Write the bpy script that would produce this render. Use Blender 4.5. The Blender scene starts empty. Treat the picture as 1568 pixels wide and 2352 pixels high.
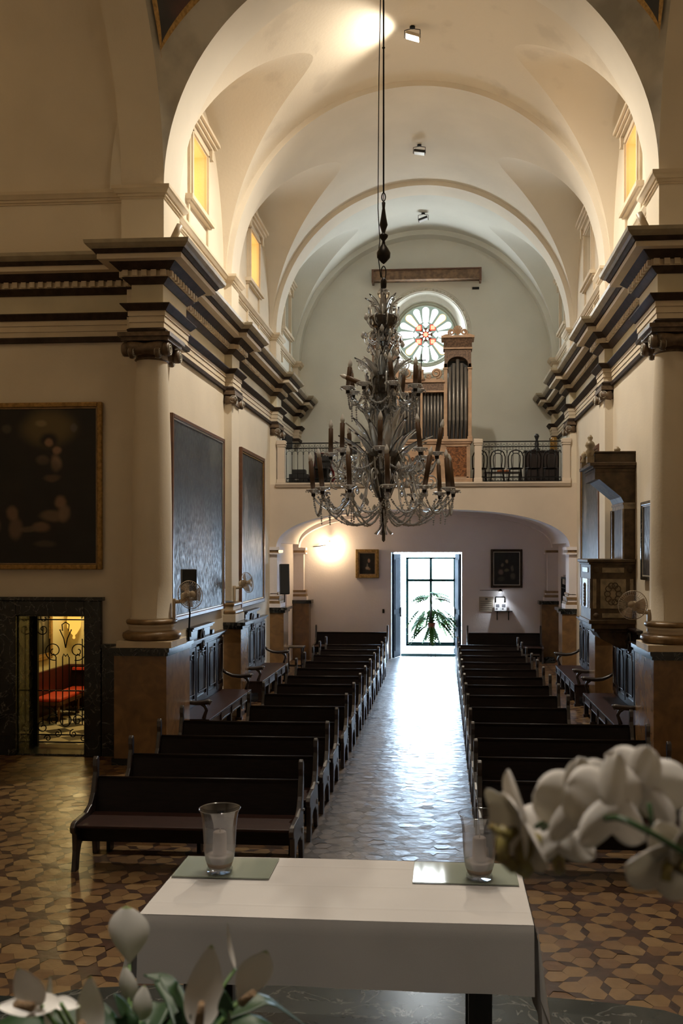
import bpy, math, random
from math import sin, cos, pi, sqrt, atan2, acos, asin, radians as R
from mathutils import Vector as V, Matrix
random.seed(7)
S = bpy.context.scene
C = S.collection
# ------------------------------------------------------------------ camera
cam_d = bpy.data.cameras.new('camera'); cam = bpy.data.objects.new('camera', cam_d); C.objects.link(cam)
cam.location = (0.55, 0, 3.2); cam.rotation_euler = (R(90), 0, math.atan(150/2100))
cam_d.sensor_width = 36; cam_d.lens = 2100/2352*36
cam_d.shift_x = -83/2352; cam_d.shift_y = 91/2352
cam_d.clip_start = .05
cam_d.dof.use_dof = True; cam_d.dof.focus_distance = 13; cam_d.dof.aperture_fstop = 6
S.camera = cam
# ------------------------------------------------------------------ world, exposure
w = bpy.data.worlds.new('world'); S.world = w; w.use_nodes = True
bg = w.node_tree.nodes['Background']; bg.inputs[0].default_value = (.57, .77, 1, 1); bg.inputs[1].default_value = 42.0
S.view_settings.view_transform = 'Standard'; S.view_settings.look = 'None'
S.view_settings.exposure = 0.15; S.view_settings.gamma = 1; S.view_settings.use_curve_mapping = False
S.cycles.use_denoising = True
S.cycles.max_bounces = 10; S.cycles.diffuse_bounces = 6; S.cycles.glossy_bounces = 4
S.cycles.transmission_bounces = 8; S.cycles.transparent_max_bounces = 16
S.cycles.sample_clamp_indirect = 6; S.cycles.blur_glossy = .5
S.cycles.caustics_reflective = False; S.cycles.caustics_refractive = False

def light(name, kind, loc, energy, col, rot=None, target=None, size=.1, sy=None, angle=None, blend=.5):
    d = bpy.data.lights.new(name, kind); d.energy = energy; d.color = col
    o = bpy.data.objects.new(name, d); C.objects.link(o); o.location = loc
    if kind == 'AREA':
        d.shape = 'RECTANGLE' if sy else 'DISK'; d.size = size
        if sy: d.size_y = sy
    else: d.shadow_soft_size = size
    if angle: d.spot_size = angle; d.spot_blend = blend
    if target is not None: o.rotation_euler = (V(target)-V(loc)).to_track_quat('-Z', 'Y').to_euler()
    if rot: o.rotation_euler = rot
    return o
WARM = (1, .74, .42); CREAM = (1, .92, .8); COOL = (.84, .95, 1)
# daylight entering through the street door and the rose window (portals of the sky)
po = light('door_daylight', 'AREA', (.08, 28.6, 1.6), 0, (1, 1, 1), rot=(R(-90), 0, 0), size=2.0, sy=3.1); po.data.cycles.is_portal = True
# unseen fill lights added above the crossing, chancel and transepts
light('dome_fill', 'AREA', (0, 7.6, 12.3), 75, (1,.88,.74), target=(0,5,0), size=1.2).data.spread = R(75)
light('dome_fill', 'AREA', (0, 9.6, 12.3), 42, WARM, rot=(0, 0, 0), size=1.6)
light('chancel_fill', 'AREA', (0, .9, 7.0), 34, (1, .92, .82), rot=(0, 0, 0), size=.9).data.spread = R(95)
light('transept_fill', 'POINT', (-7.6, 9.5, 9.5), 38, WARM, size=.3)
light('transept_fill', 'POINT', (7.6, 9.5, 9.5), 34, WARM, size=.3)
# cornice uplights: near pair for the cylinder lamps, farther pairs added as unseen fill
for sx in (-1, 1):
    for y, e, c in ((14.9, 95, CREAM), (18.7, 34, CREAM), (23.7, 26, COOL)):
        light('cornice_lamp_and_fill', 'SPOT', (sx*3.4, y, 7.98), e*.6, c, target=(-sx*.3, y+1.9, 12.6), size=.12, angle=R(150), blend=.8)
# daylight entering through the high side windows
for sx in (-1, 1):
    for y, e, c in ((16.37, 7, (1,.5,.1)),) + (((21.22, 6, (1,.55,.16)),) if sx < 0 else ()):
        light('window_daylight', 'AREA', (sx*4.35, y, 10.06), e, c, rot=(0, R(90)*sx, 0), size=.9, sy=.98)
# ------------------------------------------------------------------ mesh helpers
class MB:
    def __init__(s): s.v = []; s.f = []; s.m = []; s.sm = []
    def add(s, vs, fs, m=0, smooth=False, M=None):
        b = len(s.v)
        for p in vs: s.v.append(tuple(M @ V(p)) if M is not None else tuple(p))
        for f in fs:
            s.f.append([b+i for i in f]); s.m.append(m); s.sm.append(smooth)
        return s
    def box(s, x0, x1, y0, y1, z0, z1, m=0, M=None):
        x0, x1 = sorted((x0, x1)); y0, y1 = sorted((y0, y1)); z0, z1 = sorted((z0, z1))
        vs = [(x0,y0,z0),(x1,y0,z0),(x1,y1,z0),(x0,y1,z0),(x0,y0,z1),(x1,y0,z1),(x1,y1,z1),(x0,y1,z1)]
        return s.add(vs, [(3,2,1,0),(4,5,6,7),(0,1,5,4),(1,2,6,5),(2,3,7,6),(3,0,4,7)], m, M=M)
    def lathe(s, prof, c=(0,0,0), n=24, m=0, M=None, smooth=True, cap=True, a0=0, a1=2*pi):
        full = abs(a1-a0-2*pi) < 1e-6; k = n if full else n+1
        vs = []
        for r, z in prof:
            for i in range(k):
                a = a0+(a1-a0)*i/n; vs.append((c[0]+r*cos(a), c[1]+r*sin(a), c[2]+z))
        fs = []
        for j in range(len(prof)-1):
            for i in range(n):
                i2 = (i+1) % k if full else i+1
                fs.append((j*k+i, j*k+i2, (j+1)*k+i2, (j+1)*k+i))
        s.add(vs, fs, m, smooth, M)
        if cap and full:
            b = len(s.v)-len(vs)
            for j, fl in ((0, True), (len(prof)-1, False)):
                if prof[j][0] > 1e-5:
                    ring = [b+j*k+i for i in range(k)]
                    s.f.append(ring[::-1] if fl else ring); s.m.append(m); s.sm.append(False)
        return s
    def prism(s, poly, axis, a, b, m=0, M=None, smooth=False):
        # poly in the two other axes (cyclic order x,y,z without axis)
        def P(u, v, t): return {0:(t,u,v), 1:(u,t,v), 2:(u,v,t)}[axis]
        n = len(poly); vs = [P(u,v,a) for u,v in poly]+[P(u,v,b) for u,v in poly]
        s.add(vs, [tuple(range(n-1,-1,-1)), tuple(range(n,2*n))], m, M=M)
        bb = len(s.v)-2*n
        for i in range(n):
            j = (i+1) % n; s.f.append([bb+i, bb+j, bb+n+j, bb+n+i]); s.m.append(m); s.sm.append(smooth)
        return s
    def tube(s, pts, r, n=8, m=0, closed=False, M=None, flat=None):
        pts = [V(p) for p in pts]; N = len(pts)
        rr = r if callable(r) else (lambda t: r)
        vs = []; up = None
        for i, p in enumerate(pts):
            if closed: t = pts[(i+1)%N]-pts[i-1]
            else: t = pts[min(i+1,N-1)]-pts[max(i-1,0)]
            if t.length < 1e-9: t = V((0,0,1))
            t.normalize()
            if up is None:
                up = V((0,0,1)) if abs(t.z) < .9 else V((1,0,0))
            up = (up - t*up.dot(t))
            if up.length < 1e-6: up = V((1,0,0)) if abs(t.x) < .9 else V((0,1,0)); up = up-t*up.dot(t)
            up.normalize(); sd = t.cross(up); q = rr(i/max(1,N-1))
            for k in range(n):
                a = 2*pi*k/n; vs.append(p+up*(cos(a)*q*(flat or 1))+sd*(sin(a)*q))
        fs = []
        for i in range(N if closed else N-1):
            j = (i+1) % N
            for k in range(n):
                k2 = (k+1) % n; fs.append((i*n+k, i*n+k2, j*n+k2, j*n+k))
        s.add(vs, fs, m, True, M)
        if not closed:
            b = len(s.v)-len(vs)
            s.f.append([b+k for k in range(n)][::-1]); s.m.append(m); s.sm.append(False)
            s.f.append([b+(N-1)*n+k for k in range(n)]); s.m.append(m); s.sm.append(False)
        return s
    def grid(s, fn, nu, nv, m=0, smooth=True, M=None, mf=None):
        vs = [fn(i/nu, j/nv) for j in range(nv+1) for i in range(nu+1)]
        b = len(s.v)
        for p in vs: s.v.append(tuple(M @ V(p)) if M is not None else tuple(p))
        for j in range(nv):
            for i in range(nu):
                q = b+j*(nu+1)+i
                s.f.append([q, q+1, q+nu+2, q+nu+1]); s.m.append(mf((i+.5)/nu, (j+.5)/nv) if mf else m); s.sm.append(smooth)
        return s
    def mirror(s):
        o = MB(); o.v = [(-x,y,z) for x,y,z in s.v]; o.f = [f[::-1] for f in s.f]; o.m = list(s.m); o.sm = list(s.sm); return o
    def build(s, name, mats, parent=None, loc=None, bevel=0, rot=None, solid=0, org=None):
        me = bpy.data.meshes.new(name)
        vs = s.v
        if org is not None: vs = [(a-org[0], b-org[1], c-org[2]) for a,b,c in vs]; loc = org
        me.from_pydata(vs, [], s.f)
        for mm in (mats if isinstance(mats, (list, tuple)) else [mats]): me.materials.append(mm)
        me.polygons.foreach_set('material_index', s.m); me.polygons.foreach_set('use_smooth', s.sm)
        me.update()
        o = bpy.data.objects.new(name, me); C.objects.link(o)
        if parent is not None: o.parent = parent
        if loc is not None: o.location = loc
        if rot is not None: o.rotation_euler = rot
        if solid:
            md = o.modifiers.new('s', 'SOLIDIFY'); md.thickness = solid; md.offset = 0
        if bevel:
            md = o.modifiers.new('b', 'BEVEL'); md.width = bevel; md.segments = 2; md.limit_method = 'ANGLE'; md.harden_normals = False
        return o
def tag(o, label, cat, group=None):
    o['label'] = label; o['category'] = cat
    if group: o['group'] = group
    return o
def thing(name, label, cat, loc=(0,0,0), rz=0, group=None):
    o = bpy.data.objects.new(name, None); C.objects.link(o); o.empty_display_size = .1
    o.location = loc; o.rotation_euler = (0,0,rz); return tag(o, label, cat, group)
def struct(o): o['kind'] = 'structure'; return o
def dup(root, loc=None, rz=None, label=None, scale=None):
    def cp(o, par):
        c = o.copy(); C.objects.link(c); c.parent = par
        for ch in list(o.children): cp(ch, c)
        return c
    r = cp(root, None)
    if loc is not None: r.location = loc
    if rz is not None: r.rotation_euler = (0,0,rz)
    if label: r['label'] = label
    if scale: r.scale = scale
    return r
def circ(r, n, c=(0,0,0), ax='z', a0=0, a1=2*pi, closed=True):
    out = []
    for i in range(n if closed else n+1):
        a = a0+(a1-a0)*i/n
        out.append({'z':(c[0]+r*cos(a), c[1]+r*sin(a), c[2]), 'y':(c[0]+r*cos(a), c[1], c[2]+r*sin(a)), 'x':(c[0], c[1]+r*cos(a), c[2]+r*sin(a))}[ax])
    return out
def spiral(cx, cz, r0, r1, a0, a1, n=20):
    return [(cx+(r0+(r1-r0)*i/n)*cos(a0+(a1-a0)*i/n), cz+(r0+(r1-r0)*i/n)*sin(a0+(a1-a0)*i/n)) for i in range(n+1)]
def sweep(path, prof, closed_prof=False):
    """profile [(off,z,mat)] swept along a plan path, offset to the right-hand side, mitred"""
    mb = MB(); n = len(path); P = [V((p[0],p[1])) for p in path]
    nr = []
    for i in range(n-1):
        d = (P[i+1]-P[i]).normalized(); nr.append(V((d.y,-d.x)))
    offs = []
    for i in range(n):
        a = nr[max(i-1,0)]; b = nr[min(i,n-2)]
        k = a+b; k = k/(k.dot(a)) if k.length > 1e-6 else a
        offs.append(k)
    vs = []
    for i in range(n):
        for o_, z, m in prof: vs.append((P[i].x+offs[i].x*o_, P[i].y+offs[i].y*o_, z))
    q = len(prof); mb.v = vs
    for i in range(n-1):
        for j in range(q-1):
            mb.f.append([i*q+j, (i+1)*q+j, (i+1)*q+j+1, i*q+j+1]); mb.m.append(prof[j][2]); mb.sm.append(False)
    mb.f.append([j for j in range(q)]); mb.m.append(prof[0][2]); mb.sm.append(False)
    mb.f.append([(n-1)*q+j for j in range(q)][::-1]); mb.m.append(prof[0][2]); mb.sm.append(False)
    return mb
# ------------------------------------------------------------------ materials
def newmat(name):
    m = bpy.data.materials.new(name); m.use_nodes = True
    nt = m.node_tree; return m, nt, nt.nodes['Principled BSDF'], nt.nodes, nt.links
def mat(name, col, rough=.6, metal=0, var=0, vs=4, col2=None, bump=0, bs=60, spec=None, emit=None, es=0, coat=0, stretch=None, thr=None, dist=0):
    m, nt, b, N, L = newmat(name)
    c = (*col, 1)
    b.inputs['Base Color'].default_value = c; b.inputs['Roughness'].default_value = rough; b.inputs['Metallic'].default_value = metal
    if spec is not None: b.inputs['Specular IOR Level'].default_value = spec
    if coat: b.inputs['Coat Weight'].default_value = coat; b.inputs['Coat Roughness'].default_value = .15
    if emit: b.inputs['Emission Color'].default_value = (*emit,1); b.inputs['Emission Strength'].default_value = es
    tc = N.new('ShaderNodeTexCoord'); mp = N.new('ShaderNodeMapping'); L.new(tc.outputs['Object'], mp.inputs[0])
    if stretch: mp.inputs['Scale'].default_value = stretch
    if var or col2:
        n = N.new('ShaderNodeTexNoise'); n.inputs['Scale'].default_value = vs; n.inputs['Detail'].default_value = 6
        n.inputs['Distortion'].default_value = dist
        L.new(mp.outputs[0], n.inputs['Vector'])
        r = N.new('ShaderNodeValToRGB'); L.new(n.outputs[0], r.inputs[0]); L.new(r.outputs[0], b.inputs['Base Color'])
        e = r.color_ramp.elements; lo, hi = thr or (.35, .65); e[0].position = lo; e[1].position = hi
        if col2: e[0].color = (*col2,1); e[1].color = c
        else: e[0].color = (*[x*(1-var) for x in col],1); e[1].color = (*[min(1,x*(1+var)) for x in col],1)
    if bump:
        n = N.new('ShaderNodeTexNoise'); n.inputs['Scale'].default_value = bs; n.inputs['Detail'].default_value = 4
        L.new(mp.outputs[0], n.inputs['Vector'])
        bp = N.new('ShaderNodeBump'); bp.inputs['Strength'].default_value = bump; bp.inputs['Distance'].default_value = .02
        L.new(n.outputs[0], bp.inputs['Height']); L.new(bp.outputs[0], b.inputs['Normal'])
    return m
def vein(name, base, base2, veinc, rough=.2, scale=3, vw=.012, bump=0):
    m, nt, b, N, L = newmat(name)
    tc = N.new('ShaderNodeTexCoord'); n = N.new('ShaderNodeTexNoise'); n.inputs['Scale'].default_value = scale; n.inputs['Detail'].default_value = 8
    n.inputs['Distortion'].default_value = 1.2; L.new(tc.outputs['Object'], n.inputs['Vector'])
    n2 = N.new('ShaderNodeTexNoise'); n2.inputs['Scale'].default_value = scale*.7; n2.inputs['Detail'].default_value = 5; L.new(tc.outputs['Object'], n2.inputs['Vector'])
    r = N.new('ShaderNodeValToRGB'); L.new(n.outputs[0], r.inputs[0]); e = r.color_ramp.elements
    e[0].position = .5-vw*2; e[0].color = (0,0,0,1); e[1].position = .5; e[1].color = (1,1,1,1); x = e.new(.5+vw*2); x.color = (0,0,0,1)
    r2 = N.new('ShaderNodeValToRGB'); L.new(n2.outputs[0], r2.inputs[0]); r2.color_ramp.elements[0].position=.4; r2.color_ramp.elements[1].position=.6
    r2.color_ramp.elements[0].color = (*base,1); r2.color_ramp.elements[1].color = (*base2,1)
    mx = N.new('ShaderNodeMix'); mx.data_type = 'RGBA'; L.new(r.outputs[0], mx.inputs[0]); L.new(r2.outputs[0], mx.inputs[6]); mx.inputs[7].default_value = (*veinc,1)
    L.new(mx.outputs[2], b.inputs['Base Color']); b.inputs['Roughness'].default_value = rough
    return m
def emis(name, col, s):
    m, nt, b, N, L = newmat(name); N.remove(b); e = N.new('ShaderNodeEmission'); e.inputs[0].default_value = (*col,1); e.inputs[1].default_value = s
    L.new(e.outputs[0], N['Material Output'].inputs[0]); return m
def clear(name, col=(1,1,1), rough=.05, fac=.15, body=None, bf=0):
    """thin clear glass: mostly transparent with a glossy surface"""
    m, nt, b, N, L = newmat(name); N.remove(b)
    t = N.new('ShaderNodeBsdfTransparent'); t.inputs[0].default_value = (*col,1)
    g = N.new('ShaderNodeBsdfGlossy'); g.inputs['Roughness'].default_value = rough
    lw = N.new('ShaderNodeLayerWeight'); lw.inputs[0].default_value = .35
    mp = N.new('ShaderNodeMath'); mp.operation = 'MULTIPLY_ADD'; L.new(lw.outputs['Facing'], mp.inputs[0]); mp.inputs[1].default_value = .6; mp.inputs[2].default_value = fac*.4
    mx = N.new('ShaderNodeMixShader'); L.new(mp.outputs[0], mx.inputs[0]); L.new(t.outputs[0], mx.inputs[1]); L.new(g.outputs[0], mx.inputs[2])
    out = mx
    if body:
        d = N.new('ShaderNodeBsdfDiffuse'); d.inputs[0].default_value = (*body,1)
        m2 = N.new('ShaderNodeMixShader'); m2.inputs[0].default_value = bf; L.new(mx.outputs[0], m2.inputs[1]); L.new(d.outputs[0], m2.inputs[2]); out = m2
    L.new(out.outputs[0], N['Material Output'].inputs[0]); return m
def painting(name, dark, blobs, ax=(0,2), noise=.25, rough=.4, hi=None, streak=None):
    """dark oil painting: soft blobs (u,v,ru,rv,colour,strength) over a dark ground, u/v in 0..1 of the canvas"""
    m, nt, b, N, L = newmat(name)
    tc = N.new('ShaderNodeTexCoord'); nz = N.new('ShaderNodeTexNoise'); nz.inputs['Scale'].default_value = 7; nz.inputs['Detail'].default_value = 6
    L.new(tc.outputs['Generated'], nz.inputs['Vector'])
    sb = N.new('ShaderNodeVectorMath'); sb.operation = 'SUBTRACT'; L.new(nz.outputs['Color'], sb.inputs[0]); sb.inputs[1].default_value = (.5,.5,.5)
    sc = N.new('ShaderNodeVectorMath'); sc.operation = 'SCALE'; L.new(sb.outputs[0], sc.inputs[0]); sc.inputs['Scale'].default_value = noise*.5
    ad = N.new('ShaderNodeVectorMath'); ad.operation = 'ADD'; L.new(tc.outputs['Generated'], ad.inputs[0]); L.new(sc.outputs[0], ad.inputs[1])
    r = N.new('ShaderNodeValToRGB'); L.new(nz.outputs[0], r.inputs[0])
    e = r.color_ramp.elements; e[0].position=.35; e[1].position=.7; e[0].color=(*[x*.5 for x in dark],1); e[1].color=(*[x*1.6 for x in dark],1)
    cur = r.outputs[0]
    for u, v, ru, rv, col, st in blobs:
        cen = [.5,.5,.5]; scl = [0,0,0]; cen[ax[0]] = u; cen[ax[1]] = v; scl[ax[0]] = 1/ru; scl[ax[1]] = 1/rv
        s1 = N.new('ShaderNodeVectorMath'); s1.operation='SUBTRACT'; L.new(ad.outputs[0], s1.inputs[0]); s1.inputs[1].default_value = cen
        s2 = N.new('ShaderNodeVectorMath'); s2.operation='MULTIPLY'; L.new(s1.outputs[0], s2.inputs[0]); s2.inputs[1].default_value = scl
        ln = N.new('ShaderNodeVectorMath'); ln.operation='LENGTH'; L.new(s2.outputs[0], ln.inputs[0])
        mr = N.new('ShaderNodeMapRange'); mr.interpolation_type='SMOOTHSTEP'; L.new(ln.outputs['Value'], mr.inputs[0])
        mr.inputs[1].default_value = .45; mr.inputs[2].default_value = 1.2; mr.inputs[3].default_value = st; mr.inputs[4].default_value = 0
        mx = N.new('ShaderNodeMix'); mx.data_type='RGBA'; L.new(mr.outputs[0], mx.inputs[0]); L.new(cur, mx.inputs[6]); mx.inputs[7].default_value=(*col,1)
        cur = mx.outputs[2]
    L.new(cur, b.inputs['Base Color']); b.inputs['Roughness'].default_value = rough
    if streak:
        mp = N.new('ShaderNodeMapping'); L.new(tc.outputs['Object'], mp.inputs[0]); mp.inputs['Scale'].default_value = streak
        n3 = N.new('ShaderNodeTexNoise'); n3.inputs['Scale'].default_value = 9; n3.inputs['Detail'].default_value = 8; L.new(mp.outputs[0], n3.inputs['Vector'])
        bp = N.new('ShaderNodeBump'); bp.inputs['Strength'].default_value=.28; bp.inputs['Distance'].default_value=.02
        L.new(n3.outputs[0], bp.inputs['Height']); L.new(bp.outputs[0], b.inputs['Normal'])
        mr = N.new('ShaderNodeMapRange'); L.new(n3.outputs[0], mr.inputs[0]); mr.inputs[1].default_value=.35; mr.inputs[2].default_value=.65
        mr.inputs[3].default_value=rough-.08; mr.inputs[4].default_value=rough+.2; L.new(mr.outputs[0], b.inputs['Roughness'])
    return m
plaster = mat('cream_plaster', (.72,.64,.52), .85, var=.05, vs=.8, bump=.12, bs=25)
plaster_worn = mat('worn_plaster', (.72,.64,.52), .85, col2=(.65,.575,.465), vs=1.3, thr=(.33,.42), bump=.15, bs=18)
vaultp = mat('vault_plaster', (.74,.68,.58), .85, var=.05, vs=.7, bump=.08, bs=12)
choirp = mat('choir_plaster', (.7,.7,.64), .85, var=.04, vs=.8, bump=.1, bs=25)
porchp = mat('porch_plaster', (.82,.765,.78), .85, var=.04, vs=.9, bump=.15, bs=25)
trimp = mat('trim_plaster', (.66,.56,.42), .7, var=.05, vs=3)
darktrim = mat('dark_brown_moulding', (.045,.03,.022), .65, spec=.25, var=.3, vs=8)
oliv = mat('olive_moulding', (.36,.31,.22), .45, var=.12, vs=5)
capm = mat('bronzed_plaster', (.13,.085,.05), .45, var=.35, vs=12)
bronze = mat('ochre_base_ring', (.24,.15,.07), .35, var=.25, vs=8)
blackm = vein('black_marble', (.006,.007,.007), (.018,.02,.018), (.16,.16,.15), .18, 3.5, .006)
brownm = mat('brown_marble', (.27,.15,.06), .25, col2=(.15,.085,.04), vs=3.5, thr=(.3,.7), dist=1)
greym = vein('grey_green_marble', (.022,.028,.028), (.045,.052,.05), (.13,.13,.12), .22, 2.5, .008)
wood = mat('dark_polished_wood', (.008,.004,.0035), .42, var=.35, vs=6, stretch=(1,8,8), spec=.22)
wood_end = mat('worn_wood_end', (.022,.014,.012), .36, var=.5, vs=10, spec=1.0, bump=.1, bs=30)
stallw = mat('stall_wood', (.02,.012,.011), .3, var=.3, vs=5, stretch=(6,6,1), spec=.7)
seatw = mat('seat_wood', (.026,.009,.006), .5, spec=.3, var=.3, vs=6, stretch=(1,8,8))
iron = mat('black_iron', (.01,.01,.01), .45, .6)
gold = mat('gilt_frame', (.32,.19,.06), .4, .6, var=.3, vs=20)
redwood = mat('red_brown_frame', (.11,.045,.02), .35, var=.2, vs=8)
silver_edge = mat('pale_frame_slip', (.5,.45,.38), .35, .2)
blackp = mat('black_plastic', (.012,.012,.012), .5)
whitep = mat('cream_plastic', (.55,.45,.32), .45)
# ------------------------------------------------------------------ floor: star and hexagon cement tiles
tile_cream, nt, b_, N, L = newmat('cream_floor_tile')
at = N.new('ShaderNodeAttribute'); at.attribute_name = 'tone'; at.attribute_type = 'GEOMETRY'
rp = N.new('ShaderNodeValToRGB'); L.new(at.outputs['Fac'], rp.inputs[0])
rp.color_ramp.elements[0].color = (.17,.085,.035,1); rp.color_ramp.elements[1].color = (.31,.19,.08,1)
tcn = N.new('ShaderNodeTexCoord'); nzn = N.new('ShaderNodeTexNoise'); nzn.inputs['Scale'].default_value = 9; nzn.inputs['Detail'].default_value=5
L.new(tcn.outputs['Object'], nzn.inputs['Vector'])
mxn = N.new('ShaderNodeMix'); mxn.data_type='RGBA'; mxn.blend_type='MULTIPLY'; mxn.inputs[0].default_value=.5
L.new(rp.outputs[0], mxn.inputs[6]); L.new(nzn.outputs[0], mxn.inputs[7]); L.new(mxn.outputs[2], b_.inputs['Base Color'])
b_.inputs['Roughness'].default_value=.33; b_.inputs['Specular IOR Level'].default_value=.9
n4 = N.new('ShaderNodeTexNoise'); n4.inputs['Scale'].default_value=7; n4.inputs['Detail'].default_value=3; L.new(tcn.outputs['Object'], n4.inputs['Vector'])
bpn = N.new('ShaderNodeBump'); bpn.inputs['Strength'].default_value=.25; bpn.inputs['Distance'].default_value=.02
L.new(n4.outputs[0], bpn.inputs['Height']); L.new(bpn.outputs[0], b_.inputs['Normal'])
tile_dark = mat('brown_floor_tile', (.05,.022,.012), .34, spec=.9, var=.3, vs=9, bump=.25, bs=7)
tile_mid = mat('dark_brown_floor_tile', (.035,.015,.009), .34, spec=.9, var=.3, vs=9, bump=.25, bs=7)
aisle_a = mat('grey_sheen_aisle_tile', (.13,.11,.1), .3, spec=1, var=.25, vs=6, bump=.3, bs=7)  # both aisle colours are greyed to stand in for the door's reflection
aisle_b = mat('dark_sheen_aisle_tile', (.06,.05,.045), .3, spec=1, var=.25, vs=6, bump=.3, bs=7)
def tile_floor(x0, x1, y0, y1, z=0):
    s = .498; mb = MB(); tone = []
    ox, oy = 1.74, 8.05
    rng = random.Random(3)
    def poly(pts, m, t):
        xm = sum(p[0] for p in pts)/len(pts)
        if abs(xm) < .95 and sum(p[1] for p in pts)/len(pts) > 8.6: m += 3
        cx = sum(p[0] for p in pts)/len(pts); cy = sum(p[1] for p in pts)/len(pts)
        tx, ty = rng.gauss(0,.008), rng.gauss(0,.016)
        g = .988
        vs = [(cx+(p[0]-cx)*g, cy+(p[1]-cy)*g, z+.0+(p[0]-cx)*tx+(p[1]-cy)*ty) for p in pts]
        mb.add(vs, [tuple(range(len(vs)))], m); tone.append(t)
    cw = s*sqrt(3)/2
    for i in range(int((x0-ox)/cw)-1, int((x1-ox)/cw)+2):
        for j in range(int((y0-oy)/s)-2, int((y1-oy)/s)+3):
            cx = ox+i*cw; cy = oy+j*s+(s/2 if i % 2 else 0)
            if not (x0 < cx < x1 and y0 < cy < y1): continue
            Re, Rn, q = .31*s, .165*s, .085*s
            star = []
            for k in range(12):
                a = R(90+30*k); r = Re if k % 2 == 0 else Rn
                star.append((cx+r*cos(a), cy+r*sin(a)))
            poly(star, 1, .5)
            for k in range(3):
                a = R(90-60*k); d = (cos(a), sin(a)); p = (-sin(a), cos(a)); M = (cx+d[0]*s/2, cy+d[1]*s/2); h = .5*s-Re
                poly([(M[0]-d[0]*h, M[1]-d[1]*h),(M[0]+p[0]*q, M[1]+p[1]*q),(M[0]+d[0]*h, M[1]+d[1]*h),(M[0]-p[0]*q, M[1]-p[1]*q)][::-1], 2, .5)
            for k in range(6):
                a = R(60+60*k+0); an = R(60+60*k)
                c3 = s/sqrt(3); an = R(60*k)
                Cn = (cx+c3*cos(an), cy+c3*sin(an)); nt_ = (cx+Rn*cos(an), cy+Rn*sin(an))
                pts = [Cn]
                for sg in (-1, 1):
                    e = R(60*k+30*sg); d = (cos(e), sin(e)); p = (-sin(e)*-sg, cos(e)*-sg)
                    M = (cx+d[0]*s/2, cy+d[1]*s/2)
                    sd = (M[0]+p[0]*q, M[1]+p[1]*q); ep = (cx+d[0]*Re, cy+d[1]*Re)
                    if sg == -1: pts += [sd, ep, nt_]
                    else: pts += [ep, sd]
                poly(pts[::-1], 0, rng.random())
    o = mb.build('floor', [tile_cream, tile_dark, tile_mid, aisle_a, aisle_b, aisle_b]); struct(o)
    at = o.data.attributes.new('tone', 'FLOAT', 'FACE'); at.data.foreach_set('value', tone)
    return o
fl = tile_floor(-9.4, 9.4, 6.0, 27.6, 0)
grout = mat('floor_bed', (.05,.035,.02), .5)
MBb = MB().box(-9.6, 9.6, -3.2, 27.9, -.2, -.006)
struct(MBb.build('floor_bed', grout))

# ------------------------------------------------------------------ walls
def wallgrid(us, zs, opens, emit):
    U = sorted(set([us[0], us[1]]+[o[0] for o in opens]+[o[1] for o in opens])); Z = sorted(set([zs[0], zs[1]]+[o[2] for o in opens]+[o[3] for o in opens]))
    for a, b in zip(U, U[1:]):
        z0 = None
        for c, d in zip(Z, Z[1:]):
            um, zm = (a+b)/2, (c+d)/2
            if any(o[0] < um < o[1] and o[2] < zm < o[3] for o in opens):
                if z0 is not None: emit(a, b, z0, c); z0 = None
            else:
                if z0 is None: z0 = c
        if z0 is not None: emit(a, b, z0, Z[-1])
BAYS = [(14.7, 18.4), (19.05, 23.4), (24.05, 27.35)]
WINS = [(15.9, 16.85, 9.55, 10.58), (20.75, 21.7, 9.55, 10.58), (25.25, 26.2, 9.55, 10.58)]
WX = 3.91
for sx in (-1, 1):
    nm = 'wall_left' if sx < 0 else 'wall_right'
    mb = MB()
    dr = (24.9, 25.9, 0, 2.55)
    for rng_, zz, mm in (((14.2,24.05),(0,13.2),0), ((24.05,27.9),(0,4.9),1), ((24.05,27.9),(4.9,13.2),2)):
        op = [o for o in list(WINS)+[dr] if rng_[0] < o[0] < rng_[1] and zz[0] <= o[2] < zz[1]]
        wallgrid(rng_, zz, op, lambda a, b, c, d: mb.box(sx*WX, sx*(WX+.55), a, b, c, d, mm))
    struct(mb.build(nm, [plaster, porchp, choirp]))
    mb = MB().box(sx*(WX+.55), sx*(WX+.9), 24.7, 26.1, 0, 2.7)
    struct(mb.build('wall_left_recess' if sx < 0 else 'wall_right_recess', porchp))
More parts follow.
